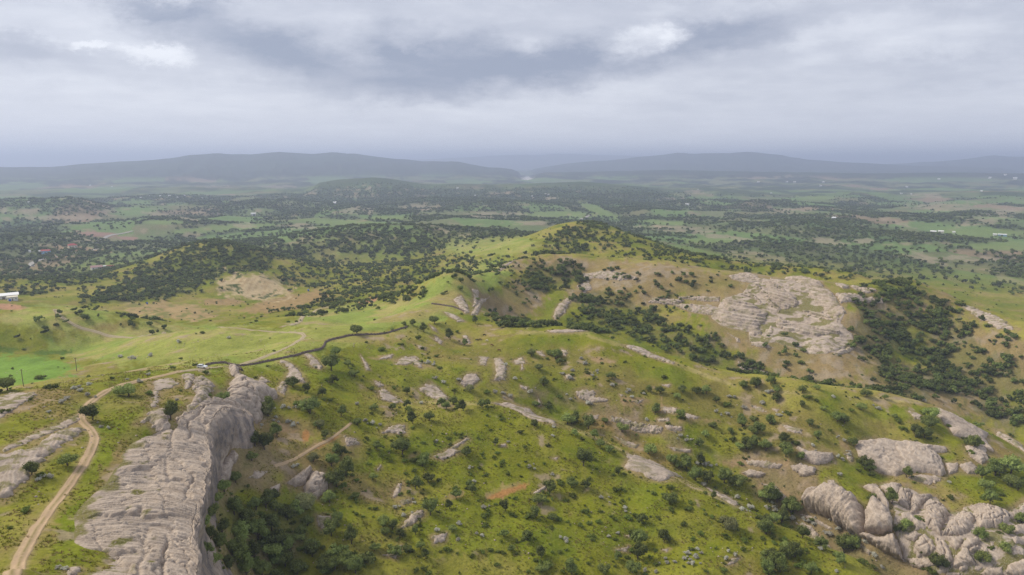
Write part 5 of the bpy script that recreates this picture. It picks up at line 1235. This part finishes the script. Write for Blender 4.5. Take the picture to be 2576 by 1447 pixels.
# ------------------------------------------------------------------ grazing cattle
def cow(zx, zy, mat, label, rz, spots=None):
    x, y, z = (float(v[0]) for v in hit(*zp(12, zx, zy)))
    me = bpy.data.meshes.new('cow')
    J = [((0, 0, 1.0), .34), ((.45, 0, 1.02), .34), ((.8, 0, 1.0), .25), ((1.1, 0, .75), .16), ((1.32, 0, .42), .12), ((1.42, 0, .2), .08), ((-.45, 0, 1.02), .33), ((-.75, 0, 1.05), .25)]
    E = [(0, 1), (1, 2), (2, 3), (3, 4), (4, 5), (0, 6), (6, 7)]
    for bx, a in ((.62, 1), (-.68, 6)):
        for s in (-1, 1):
            n = len(J); back = bx < 0
            J += [((bx, s * .2, .75), .15), ((bx + (-.1 if back else .02), s * .21, .42), .075), ((bx + (0.02 if back else -.02), s * .21, .05), .06)]
            E += [(a, n), (n, n + 1), (n + 1, n + 2)]
    n = len(J); J += [((-.95, 0, .9), .05), ((-.98, 0, .5), .035)]; E += [(7, n), (n, n + 1)]
    n = len(J); J += [((1.2, .16, .66), .05), ((1.2, -.16, .66), .05)]; E += [(3, n), (3, n + 1)]
    me.from_pydata([j[0] for j in J], E, []); me.update()
    o = link('cow', me, M[mat], label=label, cat='cow', group='cattle grazing on the green slope', loc=(x, y, z)); o.rotation_euler = (0, 0, rz)
    o.modifiers.new('skin', 'SKIN'); o.modifiers.new('sub', 'SUBSURF').levels = 1
    me.skin_vertices[0].data[0].use_root = True
    for i, (_, r) in enumerate(J): me.skin_vertices[0].data[i].radius = (r, r)
    return o
cow(345, 556, 'black', 'black cow grazing beside another black cow on the green slope', 2.9)
cow(425, 549, 'black', 'black cow grazing beside another black cow on the green slope', 0.2)
cow(615, 576, 'hide', 'pale cow grazing right of the two black cows', 2.6)
cow(740, 694, 'brown', 'brown cow grazing at the foot of the slope bushes', -0.5)
cow(935, 830, 'brown', 'dark brown cow grazing alone near yellow flowers', 2.8)
cow(540, 426, 'black', 'black cow at the edge of the uphill shrub', 0.4)

# ------------------------------------------------------------------ trees and shrubs
_ICO = None
def ico(sub=1):
    import bmesh
    bm = bmesh.new(); bmesh.ops.create_icosphere(bm, subdivisions=sub, radius=1.0)
    v = np.array([p.co[:] for p in bm.verts]); f = np.array([[q.index for q in p.verts] for p in bm.faces]); bm.free()
    return v, f
ICO1 = ico(1); ICO2 = ico(2)
def crown_mesh(name, seed, rx, rz, zc, lobes, leaves, lsize, mat, flat_bottom=0.5, core=0.80, icov=ICO1):
    """leaf clumps: dark cores of several lobes covered with many small leaf faces"""
    rs = np.random.RandomState(seed); V = []; F = []; S = []
    cen = []
    for i in range(lobes):
        d = rs.randn(3); d /= np.linalg.norm(d); d[2] = abs(d[2]) * 0.9 - 0.25 * (rs.rand() < flat_bottom)
        q = 0.0 if i == 0 else rs.uniform(0.40, 0.92)
        c = np.array((d[0] * rx * q, d[1] * rx * q, zc + d[2] * rz * q)); s = rs.uniform(0.26, 0.56) * (1.2 if i == 0 else 1)
        cen.append((c, s * rx, s * (0.5 * rx + 0.5 * rz)))
    n = 0
    for c, sx, sz in cen:
        v, f = icov; k = v * (1 + 0.16 * rs.randn(len(v), 1)); k = k * np.array((sx, sx, sz)) * core + c
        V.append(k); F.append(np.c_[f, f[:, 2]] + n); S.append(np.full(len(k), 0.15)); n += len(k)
    wts = np.array([c[1] ** 2 for c in cen]); wts /= wts.sum()
    for i in rs.choice(len(cen), leaves, p=wts):
        c, sx, sz = cen[i]
        d = rs.randn(3); d /= np.linalg.norm(d)
        if d[2] < -0.45: d[2] *= -1
        p = c + d * np.array((sx, sx, sz)) * rs.uniform(0.80, 1.16)
        nrm = d + 0.75 * rs.randn(3); nrm /= np.linalg.norm(nrm)
        a = np.cross(nrm, rs.randn(3)); a /= np.linalg.norm(a); b = np.cross(nrm, a); s = lsize * rs.uniform(0.6, 1.35)
        V.append(np.array([p - a * s * .5, p + b * s * .38, p + a * s * .5, p - b * s * .38])); F.append(np.array([[n, n + 1, n + 2, n + 3]])); n += 4
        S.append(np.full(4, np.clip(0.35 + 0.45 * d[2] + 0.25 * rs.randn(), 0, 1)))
    V = np.concatenate(V); F = np.concatenate(F)
    me = bpy.data.meshes.new(name); me.from_pydata([tuple(v) for v in V], [], [tuple(q) if q[2] != q[3] else tuple(q[:3]) for q in F.tolist()]); me.update()
    put_float(me, 'shade', np.concatenate(S)); me.materials.append(M[mat]); return me
def trunk_mesh(name, seed, h, r, spread):
    rnd = random.Random(seed); mb = MB(); lean = (rnd.uniform(-.2, .2) * h, rnd.uniform(-.2, .2) * h)
    m = (lean[0] * .5, lean[1] * .5, h * .5)
    tube(mb, (0, 0, -0.6), m, r * 1.3, r, 8); tube(mb, m, (lean[0], lean[1], h), r, r * .7, 8)
    for i in range(5):
        a = i * 1.257 + rnd.uniform(-.4, .4); e = (lean[0] + math.cos(a) * spread, lean[1] + math.sin(a) * spread, h + rnd.uniform(.3, .9) * spread)
        tube(mb, (lean[0], lean[1], h * .95), e, r * .55, r * .15, 6)
    me = bpy.data.meshes.new(name); me.from_pydata(mb['v'], [], mb['f']); me.update(); me.materials.append(M['bark']); return me
M['leaf3'] = leaf_material('mid_green_leaves', (0.10, 0.14, 0.034), (0.30, 0.36, 0.095))
# prototypes, all 1 m radius crowns (scaled when planted)
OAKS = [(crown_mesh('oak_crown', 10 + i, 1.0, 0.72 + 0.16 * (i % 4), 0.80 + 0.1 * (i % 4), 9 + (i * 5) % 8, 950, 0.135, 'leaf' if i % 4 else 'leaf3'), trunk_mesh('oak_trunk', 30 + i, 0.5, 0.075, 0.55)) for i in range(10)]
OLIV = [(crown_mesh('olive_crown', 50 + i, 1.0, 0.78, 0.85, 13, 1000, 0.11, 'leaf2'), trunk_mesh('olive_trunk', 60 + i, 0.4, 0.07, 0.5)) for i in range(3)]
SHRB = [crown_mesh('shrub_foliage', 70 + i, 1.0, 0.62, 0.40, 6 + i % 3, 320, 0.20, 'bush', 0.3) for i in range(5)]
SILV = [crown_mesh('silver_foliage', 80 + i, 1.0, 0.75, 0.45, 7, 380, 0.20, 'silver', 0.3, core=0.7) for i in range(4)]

TREES = {
1: [(650,512,90),(465,640,70),(40,492,70),(160,920,65),(340,865,85),(860,640,70),(1120,560,50),(1475,480,55),(1350,615,75),(1285,770,80),(1335,790,70),(1395,722,75),(1560,600,90),(1600,690,50),(1270,850,60),
    (1130,1000,80),(1190,960,60),(1090,1060,70),(1070,1130,80),(1180,1110,80),(1240,1160,70),(1290,1090,80),(1340,1080,70),(1390,1100,60),(1450,1140,80),(1120,1210,80),(1230,1230,110),(1300,1230,90),(1370,1190,80),(1400,1260,90),(1460,1300,90),(1380,1310,90),(1280,1340,80),(1200,1340,90),(1440,1380,70),(1550,1175,60),(1520,1250,60),(1090,1370,60),(1060,1250,70),(1160,1400,60),(1575,1330,70),(1500,1420,60),(1030,1180,60),(1110,1290,80),(1040,1320,70),(1320,1420,80),(1240,1430,80)],
2: [(185,480,55),(260,510,45),(380,390,75),(400,325,45),(465,380,50),(388,460,50),(497,430,45),(335,525,50),(430,630,45),(290,570,60),(510,215,58),(845,203,50),(900,165,45),(978,240,60),(762,520,45),(995,572,48),(960,595,40),(1045,600,55),(1140,590,45),(1165,580,40),(935,578,42),(1450,470,65),(1388,328,42),(1510,335,60),(1425,400,40),(1530,370,40),(875,650,52),(790,668,48),(690,600,40),(600,600,40),(760,585,45),(350,735,45),(512,678,40),(400,820,60),(430,825,60),(380,875,65),(455,920,80),(405,975,80),(370,1060,60),(735,810,80),(745,785,60),(610,800,42),(840,880,55),(850,860,45),(1060,830,50),(1070,820,40),(1205,780,42),(805,990,65),(870,960,50),(1010,1045,48),(975,1095,50),(880,1120,70),(500,1050,40),(590,950,45),(635,1170,60),(690,1200,50),(640,1185,55),(655,1230,45),(805,1225,50),(725,1240,50),(1090,1010,60),(1075,990,45),(990,1210,45),(480,1265,70),(380,1220,80),(260,1175,65),(230,1235,60),(290,1315,70),(415,1160,55),(150,1135,60),(400,1390,70),(460,1380,80),(500,1410,80),(350,1400,70),(765,1310,50),(830,1300,45),(600,1310,45),(855,1350,40),(1365,1250,60),(1285,1315,40),(1475,1400,50),(1440,1410,50),(1590,1420,60),(1500,1160,40),(1255,1110,45),(1410,1140,50),(1440,1335,60),(1250,1240,40),(745,178,30),(792,175,38),(1105,168,32),(1050,278,32),(686,207,28)],
3: [(155,470,50),(225,340,50),(505,440,50),(280,660,70),(315,660,60),(385,690,60),(415,740,50),(318,728,50),(490,820,40),(360,870,75),(445,785,50),(555,705,60),(685,815,60),(720,620,50),(825,540,45),(690,510,40),(745,520,40),(860,508,55),(930,520,40),(980,515,50),(1030,565,42),(1015,690,45),(855,640,45),(1165,490,45),(1230,480,55),(1330,510,45),(1330,555,40),(1160,675,50),(1300,670,45),(1220,660,40),(1225,715,60),(1100,720,40),(975,735,45),(945,780,50),(1370,760,50),(1380,820,50),(1210,790,50),(1150,800,50),(880,890,65),(800,870,50),(840,890,40),(925,950,60),(985,955,70),(1070,955,80),(1130,970,70),(950,870,50),(1300,1045,90),(1410,1110,70),(1320,1160,70),(1360,1160,50),(1280,1220,60),(1285,1180,50),(795,1070,60),(765,1255,75),(640,1280,70),(635,1345,70),(655,1170,45),(530,1350,50),(605,1415,60),(470,1420,75),(300,1415,80),(190,1010,60),(135,1070,60),(300,985,60),(375,990,50),(1310,1365,90),(1340,1390,80),(1420,1330,70),(1400,1310,60),(120,585,35),(188,595,35),(470,670,35),(112,683,38),(535,930,38),(1012,1050,38)],
4: [(35,490,45),(100,485,60),(200,500,42),(175,470,40),(370,680,45),(205,555,42),(410,745,45),(510,650,60),(545,662,55),(660,525,60),(630,600,45),(905,730,60),(950,735,60),(970,680,80),(980,630,65),(170,670,45),(110,710,60),(30,680,55),(55,790,60),(150,800,60),(250,830,55),(330,850,45),(235,760,40),(590,780,50),(650,890,70),(670,910,50),(860,940,40),(1260,995,60),(1240,940,60),(1305,925,60),(1385,915,80),(1380,975,70),(1275,1040,50),(1280,1070,50),(1200,790,60),(785,1070,50),(860,1195,60),(825,1225,40),(690,1060,50),(1230,1350,60),(1370,1230,50),(1360,1310,50),(1235,1245,60),(1440,1170,50),(170,1040,80),(205,1060,60),(275,1115,70),(150,1215,70),(145,1190,60),(185,1160,55),(230,1170,55),(335,1240,60),(300,1330,70),(180,1360,70),(220,1410,60),(150,1420,50),(240,1340,60),(380,1420,60),(520,1370,60),(545,1310,70),(590,1300,60),(430,1290,55),(1015,1400,60),(335,515,35),(405,500,35),(440,605,38),(800,645,35),(750,550,30),(1330,930,50),(1420,1000,60),(330,590,32)]}
OLIVES = {(2,265,600,70),(2,60,620,70),(2,320,690,55),(2,290,855,55),(2,255,1080,100),(3,1095,1190,85),(2,1080,505,45),(1,1540,1080,90),(3,135,400,40),(3,97,328,42)}
SHRUBS = [(1,213,938,35),(1,130,1120,45),(1,48,1208,30),(1,15,620,40),(1,150,560,25),(1,1055,540,25),(1,1355,565,40),(1,1018,222,25),(1,250,500,50),(1,205,450,40),(1,910,515,25),(2,378,562,35),(2,820,248,35),(2,730,280,30),(2,635,305,40),(2,580,500,38),(2,700,500,35),(2,1014,218,28),(2,1410,582,35),(2,1480,595,38),(2,1165,520,35),(2,925,400,30),(2,912,340,35),(2,1475,320,35),(2,775,615,35),(2,905,770,30),(2,1335,725,35),(2,1405,683,38),(2,895,988,32),(2,1150,1150,40),(2,1160,1190,40),
    (3,185,325,35),(3,378,425,30),(3,235,545,32),(3,505,765,25),(3,770,445,30),(3,1085,585,38),(3,1110,760,35),(3,870,845,40),(3,1245,1155,35),(3,1370,1270,35),(3,765,1040,35),(3,800,1115,40),(3,735,1155,30),(3,865,1190,35),(3,950,1235,45),(3,75,1250,50),(3,85,1140,50),(3,230,1160,40),(3,310,1045,40),(3,365,1125,40),(3,345,1195,35),(3,515,1160,35),(3,580,1150,45),(3,620,1145,40),(3,600,1230,40),(3,240,975,35),(3,1280,1420,50),(3,1440,1400,40),(3,710,1030,35),(3,800,1000,40),(3,880,1110,35),(3,905,1080,35),(3,1010,1150,30),(3,520,1015,45),(3,170,1390,60),
    (4,360,545,40),(4,405,565,28),(4,580,615,35),(4,815,665,35),(4,840,705,30),(4,555,720,25),(4,475,715,20),(4,90,655,35),(4,265,630,35),(4,300,780,40),(4,1085,1055,35),(4,910,1160,35),(4,245,1270,40),(4,640,1380,45),(4,690,1400,40),(4,40,1265,40),(4,35,1315,30),(4,970,1420,50),(4,900,1390,40),(4,945,1325,40),(4,120,1150,35),(4,1400,990,50)]
SILVERS = {1: [(1430,595),(680,355),(605,345),(758,340),(335,555),(310,575),(245,625),(380,505),(405,515),(440,540),(290,1410),(890,565),(1450,670),(1480,680),(1320,690),(640,460),(750,435),(700,470),(450,485),(900,270),(510,700),(190,965),(1155,250),(665,350)],
 2: [(1075,910),(1105,975),(1145,1105),(1380,900),(1560,1265),(700,1105),(910,1220),(1140,1245),(555,665),(510,585),(155,675),(190,690),(205,600),(140,595),(590,680),(625,690),(905,455),(945,475),(870,375),(895,385),(1020,460),(1250,530),(1280,545),(1205,525),(1385,520),(1260,385),(1300,455),(1270,775),(910,770),(1500,700),(1500,745),(1495,940),(745,1145),(800,1080),(760,1075),(1020,1190),(1015,1270),(190,900),(210,890),(100,650),(835,580),(300,400)],
 3: [(85,900),(205,940),(275,1265),(487,1250),(570,1107),(535,1235),(455,1057),(780,1385),(820,1380),(870,1365),(885,1335),(925,1355),(935,1315),(910,1385),(1080,1360),(1125,1340),(670,1425),(725,1430),(965,990),(430,420),(405,440),(370,380),(350,355),(290,455),(300,415),(588,515),(605,548),(660,530),(508,490),(397,583),(380,580),(1088,635),(1030,622),(1120,550),(1095,545),(1345,640),(1265,580),(850,745),(880,770),(935,885),(975,890),(1000,895),(1130,1055),(1165,1110),(1195,1105),(1290,1110),(1330,1120),(1410,1160),(1320,1105),(680,665),(295,560),(85,525),(255,430),(1165,600)],
 4: [(215,640),(715,605),(495,550),(130,580),(45,605),(390,795),(525,940),(535,860),(510,850),(570,840),(425,1315),(285,1160),(370,1175),(340,1165),(455,1235),(475,1240),(520,1215),(650,1280),(740,1410),(505,1430),(70,1105),(30,1115),(1075,980),(160,525),(175,520),(950,570),(545,770),(700,1350),(590,1240),(390,1190)]}
def place(k, zx, zy, wz, foot):
    """foot of a plant whose drawn centre is (zx, zy): its base sits a little below the centre"""
    px, py = zp(k, zx, zy); wd = wz / ZOOM[k][2] * 0.805
    x, y, z = hit(px, py + foot * wd); x, y, z = float(x[0]), float(y[0]), float(z[0])
    r = math.sqrt(x * x + y * y + (z - CAMZ) ** 2)
    return x, y, z, wd * r / FPX, float(px), float(py)
def where(px, py, r):
    if r < 265 and px < 930 and py > 1180: return 'hollow'
    if px < 700 and r < 340: return 'plateau'
    if px < 620: return 'valley'
    if px > 2000 and py > 1180: return 'gorge'
    if r > 405: return 'crest'
    if px > 1850: return 'shoulder'
    if r < 310 and px > 930: return 'near'
    if px < 1250: return 'head'
    return 'gully'
TXT = {'hollow': 'crowded in the shady hollow under the whaleback cliff', 'plateau': 'on the grassy plateau near the dirt track', 'valley': 'beside the green crop field in the left valley', 'gorge': 'growing round the cracked gorge boulders',
       'crest': 'standing on the crest line of a grassy spur', 'shoulder': 'on the dry grassy shoulder behind the great sloping slab', 'near': 'on the green shrub-dotted slope of the first spur', 'head': 'on the slope below the brushwood fence', 'gully': 'in or above the gully between the two grassy spurs'}
SPECIAL = {(1,650,512): 'round bushy oak beside the dirt track above its bend', (1,465,640): 'compact oak at the inside of the dirt track bend', (1,340,865): 'spreading oak on the downhill side of the dirt track', (1,160,920): 'small oak at the tip of the broad rock slab',
           (1,40,492): 'dark round tree at the near rim of the crop field', (1,860,640): 'dark bush-like oak growing from a cleft on the whaleback', (2,510,215): 'wide dark oak growing on the brushwood fence line', (3,360,870): 'largest lone oak on the brow above the wide pale slab',
           (2,185,480): 'dense round oak above the big smooth rock block', (1,1350,615): 'full green oak at the edge of the big smooth rock block', (4,785,1070): 'bright green oak wedged at the head of the gorge', (4,860,1195): 'green oak growing inside the gorge between the boulders', (4,650,890): 'green oak at the left foot of the great sloping slab', (4,1230,1350): 'dark oak among the lowest gorge boulders'}
rnd = random.Random(5)
def plant(pro, x, y, z, rad, name, label, group, ctn, tn, hs=1.0):
    o = empty(name, (x, y, z - 0.1 * rad), rnd.uniform(0, 6.28), label, 'tree', group); o.scale = (rad, rad, rad * hs)
    for nm, me in ((ctn, pro[0]), (tn, pro[1])):
        c = bpy.data.objects.new(nm, me); COL.objects.link(c); c.parent = o
    return o
COMP = []
def plant_trees():
    for k, L in TREES.items():
        for zx, zy, w in L:
            x, y, z, wm, px, py = place(k, zx, zy, w, 0.36); r = math.hypot(x, y); wm = min(wm, 11) * rnd.uniform(0.85, 1.2)
            for q in range(rnd.choice((0, 0, 1, 2, 3))): COMP.append((x + rnd.uniform(-.9, .9) * wm, y + rnd.uniform(-.9, .9) * wm, rnd.uniform(0.10, 0.26) * wm))
            wh = where(px, py, r); sp = SPECIAL.get((k, zx, zy))
            size = 'large ' if wm > 7.5 else ('small ' if wm < 4.6 else '')
            plant(rnd.choice(OAKS), x, y, z, wm * 0.5, 'oak_tree', sp or (size + 'dark green round oak ' + TXT[wh]).strip(), None if sp else 'oaks ' + TXT[wh], 'crown', 'trunk', rnd.uniform(0.85, 1.15))
    for k, zx, zy, w in sorted(OLIVES):
        x, y, z, wm, px, py = place(k, zx, zy, w, 0.36); wh = where(px, py, math.hypot(x, y))
        plant(rnd.choice(OLIV), x, y, z, min(wm, 10) * 0.52, 'wild_olive_tree', 'pale olive-green round tree ' + TXT[wh], 'paler olive-green trees', 'crown', 'trunk')
plant_trees()
PLANTED = []
def low(me, name, x, y, z, rad, label, group):
    o = bpy.data.objects.new(name, me); COL.objects.link(o); o.location = (x, y, z - 0.05 * rad); o.rotation_euler = (0, 0, rnd.uniform(0, 6.28)); o.scale = (rad * rnd.uniform(.9, 1.15), rad * rnd.uniform(.9, 1.15), rad * rnd.uniform(.75, 1.1))
    tag(o, label, 'shrub', group)
def plant_shrubs():
    n = 0
    for k, zx, zy, w in SHRUBS:
        x, y, z, wm, px, py = place(k, zx, zy, w, 0.25); wh = where(px, py, math.hypot(x, y)); n += 1
        low(rnd.choice(SHRB), 'green_shrub', x, y, z, min(wm, 5) * 0.5, 'rounded dark green shrub ' + TXT[wh], 'green shrubs ' + TXT[wh])
    for k, L in SILVERS.items():
        for zx, zy in L:
            w = rnd.uniform(20, 32)
            x, y, z, wm, px, py = place(k, zx, zy, w, 0.2); wh = where(px, py, math.hypot(x, y))
            low(rnd.choice(SILV), 'silver_shrub', x, y, z, min(wm, 3.4) * 0.5, 'silvery grey shrub ' + TXT[wh], 'silvery shrubs ' + TXT[wh])
            for q in range(rnd.choice((0, 0, 1, 2))):
                PLANTED.append((x + rnd.uniform(-3, 3), y + rnd.uniform(-3, 3), rnd.uniform(0.4, 0.9)))
    # low shrubs dotting the near slopes, in loose drifts
    cnt = 0; tries = 0
    while cnt < 300 - n and tries < 20000:
        tries += 1
        px, py = rnd.uniform(880, 2000), rnd.uniform(1040, 1447)
        if fbm(np.array([px / 90.]), np.array([py / 60.]), 77, 2)[0] < rnd.uniform(-0.35, 0.35): continue
        x, y, z = (float(v[0]) for v in hit(px, py)); r = math.hypot(x, y)
        if r > 330: continue
        cnt += 1; wh = where(px, py, r)
        low(rnd.choice(SHRB), 'green_shrub', x, y, z, rnd.uniform(0.55, 1.35), 'rounded dark green shrub ' + TXT[wh], 'green shrubs ' + TXT[wh])
plant_shrubs()

# ------------------------------------------------------------------ planting beyond the countable individuals
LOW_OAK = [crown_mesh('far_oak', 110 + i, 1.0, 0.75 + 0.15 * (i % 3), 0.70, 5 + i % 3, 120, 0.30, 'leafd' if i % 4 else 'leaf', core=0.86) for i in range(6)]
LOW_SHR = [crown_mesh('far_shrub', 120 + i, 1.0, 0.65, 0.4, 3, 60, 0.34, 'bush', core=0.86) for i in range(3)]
def scatter_object(name, protos, pts, scl, label_kind, zs=None):
    me = bpy.data.meshes.new(name); n = len(pts)
    me.vertices.add(n); me.vertices.foreach_set('co', np.ascontiguousarray(pts, np.float32).ravel())
    rs = np.random.RandomState(len(pts))
    put_float(me, 'scl', scl); put_float(me, 'rotz', rs.rand(n) * 6.28); put_float(me, 'zs', 0.75 + 0.45 * rs.rand(n))
    at = me.attributes.new('pick', 'INT', 'POINT'); at.data.foreach_set('value', rs.randint(0, len(protos), n).astype(np.int32))
    o = link(name, me, None, kind='stuff')
    ng = bpy.data.node_groups.new(name, 'GeometryNodeTree')
    ng.interface.new_socket('Geometry', in_out='INPUT', socket_type='NodeSocketGeometry'); ng.interface.new_socket('Geometry', in_out='OUTPUT', socket_type='NodeSocketGeometry')
    gi = ng.nodes.new('NodeGroupInput'); go = ng.nodes.new('NodeGroupOutput'); ip = ng.nodes.new('GeometryNodeInstanceOnPoints'); jn = ng.nodes.new('GeometryNodeJoinGeometry')
    for p in reversed(protos):
        ob = bpy.data.objects.new(p.name, p)
        oi = ng.nodes.new('GeometryNodeObjectInfo'); oi.inputs['Object'].default_value = ob; oi.inputs['As Instance'].default_value = True
        ng.links.new(oi.outputs['Geometry'], jn.inputs[0])
    ng.links.new(gi.outputs[0], ip.inputs['Points']); ng.links.new(jn.outputs[0], ip.inputs['Instance']); ip.inputs['Pick Instance'].default_value = True
    def attr(nm, ty='FLOAT'):
        a = ng.nodes.new('GeometryNodeInputNamedAttribute'); a.data_type = ty; a.inputs[0].default_value = nm; return a.outputs[0]
    cx = ng.nodes.new('ShaderNodeCombineXYZ'); s = attr('scl'); ml = ng.nodes.new('ShaderNodeMath'); ml.operation = 'MULTIPLY'; ng.links.new(s, ml.inputs[0]); ng.links.new(attr('zs'), ml.inputs[1])
    ng.links.new(s, cx.inputs[0]); ng.links.new(s, cx.inputs[1]); ng.links.new(ml.outputs[0], cx.inputs[2]); ng.links.new(cx.outputs[0], ip.inputs['Scale'])
    rt = ng.nodes.new('ShaderNodeCombineXYZ'); ng.links.new(attr('rotz'), rt.inputs[2]); ng.links.new(rt.outputs[0], ip.inputs['Rotation'])
    ng.links.new(attr('pick', 'INT'), ip.inputs['Instance Index'])
    ng.links.new(ip.outputs[0], go.inputs[0])
    md = o.modifiers.new('scatter', 'NODES'); md.node_group = ng
    return o
CELL = (DA * GR) * np.gradient(GR, axis=1)
def sample(density, seed):
    """random points on the ground with the given number per square metre"""
    rs = np.random.RandomState(seed); lam = density * CELL; n = rs.poisson(lam)
    i, j = np.nonzero(n); k = n[i, j]; i = np.repeat(i, k); j = np.repeat(j, k)
    a = AZ[i] + (rs.rand(len(i)) - .5) * DA; l = np.interp(np.clip(j + rs.rand(len(i)) - .5, 0, NR - 1), np.arange(NR), LR); r = np.exp(l)
    x, y = r * np.sin(a), r * np.cos(a)
    return x, y, H(x, y), r
def tuft_mesh(name, seed, mat):
    rs = np.random.RandomState(seed); V = []; F = []
    for i in range(16):
        a = rs.rand() * 6.28; b = np.array((math.cos(a), math.sin(a), 0)) * rs.rand() * 0.75; t = b + np.array((math.cos(a), math.sin(a), 0)) * 0.35 + np.array((0, 0, rs.uniform(0.35, 0.8))); w = np.array((-math.sin(a), math.cos(a), 0)) * 0.16
        n = len(V); V += [tuple(b - w), tuple(b + w), tuple(t)]; F.append((n, n + 1, n + 2))
    me = bpy.data.meshes.new(name); me.from_pydata(V, [], F); me.update(); put_float(me, 'shade', rs.rand(len(V))); me.materials.append(M[mat]); return me
M['tuft'] = leaf_material('grass_blades', (0.11, 0.135, 0.009), (0.29, 0.285, 0.042), 0.35); M['straw'] = leaf_material('dry_stalks', (0.19, 0.14, 0.05), (0.36, 0.29, 0.12), 0.35)
TUFT = [tuft_mesh('grass_tuft', 130 + i, 'tuft') for i in range(3)] + [tuft_mesh('straw_tuft', 140, 'straw')]
def stone_mesh(seed):
    rs = np.random.RandomState(seed); v, f = ICO1; v = v * (1 + 0.25 * rs.randn(len(v), 1).clip(-1.2, 1.2)) * np.array((1, 0.75, 0.55))
    me = mesh_np('field_stone', v, f, smooth=False); put_float(me, 'strata', rs.rand(len(v)) * 0.5); me.materials.append(M['rock']); return me
STONES = [stone_mesh(150 + i) for i in range(4)]
def scatter_all():
    vis = (np.abs(GA) < 0.76)
    patch = ss(fbm(GX / 24, GY / 24, 211, 3), -0.22, 0.25)
    far = ss(GR, 1150, 1500)
    # wooded slopes
    x, y, z, r = sample(DENS * (0.030 * (1 - far) * (0.35 + 1.1 * patch) + far * 0.011) * vis * (GR > 150) * (GR < 4400), 1)
    rs = np.random.RandomState(2); m = r < 1250
    s = np.where(m, rs.uniform(1.5, 3.3, len(x)), rs.uniform(2.6, 4.6, len(x)))
    scatter_object('hillside_woodland', LOW_OAK, np.c_[x, y, z][m], s[m], 0)
    scatter_object('plain_woodland', LOW_OAK, np.c_[x, y, z][~m], s[~m], 0)
    print('trees scattered', m.sum(), (~m).sum())
    # sparse trees and scrub everywhere on the nearer hills
    nearm = (GR > 300) * (GR < 1500) * vis
    drift = ss(fbm(GX / 45, GY / 45, 221, 3), -0.05, 0.35)
    mead = brush([(470,870,360,58),(950,800,230,40,-12),(1130,735,170,55,-35),(150,800,170,34),(1230,618,150,30),(85,932,112,40)], 320, 1500)
    x, y, z, r = sample(nearm * (1 - 0.9 * mead) * (0.0006 + 0.0032 * drift) * (1 - ss(GRASS, 0.0, 0.0001) * 0) + 0.0003 * nearm * mead, 3)
    scatter_object('scrub_on_the_hills', LOW_SHR, np.c_[x, y, z], np.random.RandomState(4).uniform(0.6, 1.7, len(x)), 0)
    near2 = (GR > 130) * (GR < 450) * (np.abs(GA) < 0.74) * (GX > -70)
    x2, y2, z2, r2 = sample(near2 * (0.004 + 0.017 * drift), 5)
    scatter_object('low_scrub', LOW_SHR, np.c_[x2, y2, z2], np.random.RandomState(6).uniform(0.3, 0.95, len(x2)) ** 1.0, 0)
    gr = (GR > 120) * (GR < 420) * (np.abs(GA) < 0.74) * ss(GRASS, 0.3, 0.8) * (1 - ss(GR, 300, 420)) * ss(fbm(GX / 12, GY / 12, 231, 3), -0.35, 0.3)
    x3, y3, z3, r3 = sample(gr * 1.1, 7)
    scatter_object('grass_tufts', TUFT, np.c_[x3, y3, z3], np.random.RandomState(8).uniform(0.22, 0.6, len(x3)), 0); print('tufts', len(x3))
    st = (GR > 120) * (GR < 520) * (np.abs(GA) < 0.74) * ss(fbm(GX / 16, GY / 16, 241, 3), 0.0, 0.4)
    x4, y4, z4, r4 = sample(st * 0.10, 9); mm = np.random.RandomState(10)
    scatter_object('scattered_stones', STONES, np.c_[x4, y4, z4], 0.10 + 0.45 * mm.rand(len(x4)) ** 3, 0); print('stones', len(x4))
    Q = np.array(COMP); scatter_object('bushes_under_trees', SHRB, np.c_[Q[:, 0], Q[:, 1], H(Q[:, 0], Q[:, 1])], Q[:, 2], 0)
    P = np.array(PLANTED); scatter_object('silver_scrub', SILV[:3], np.c_[P[:, 0], P[:, 1], H(P[:, 0], P[:, 1])], P[:, 2], 0)
    print('scrub', len(x), len(x2), len(P))
scatter_all()
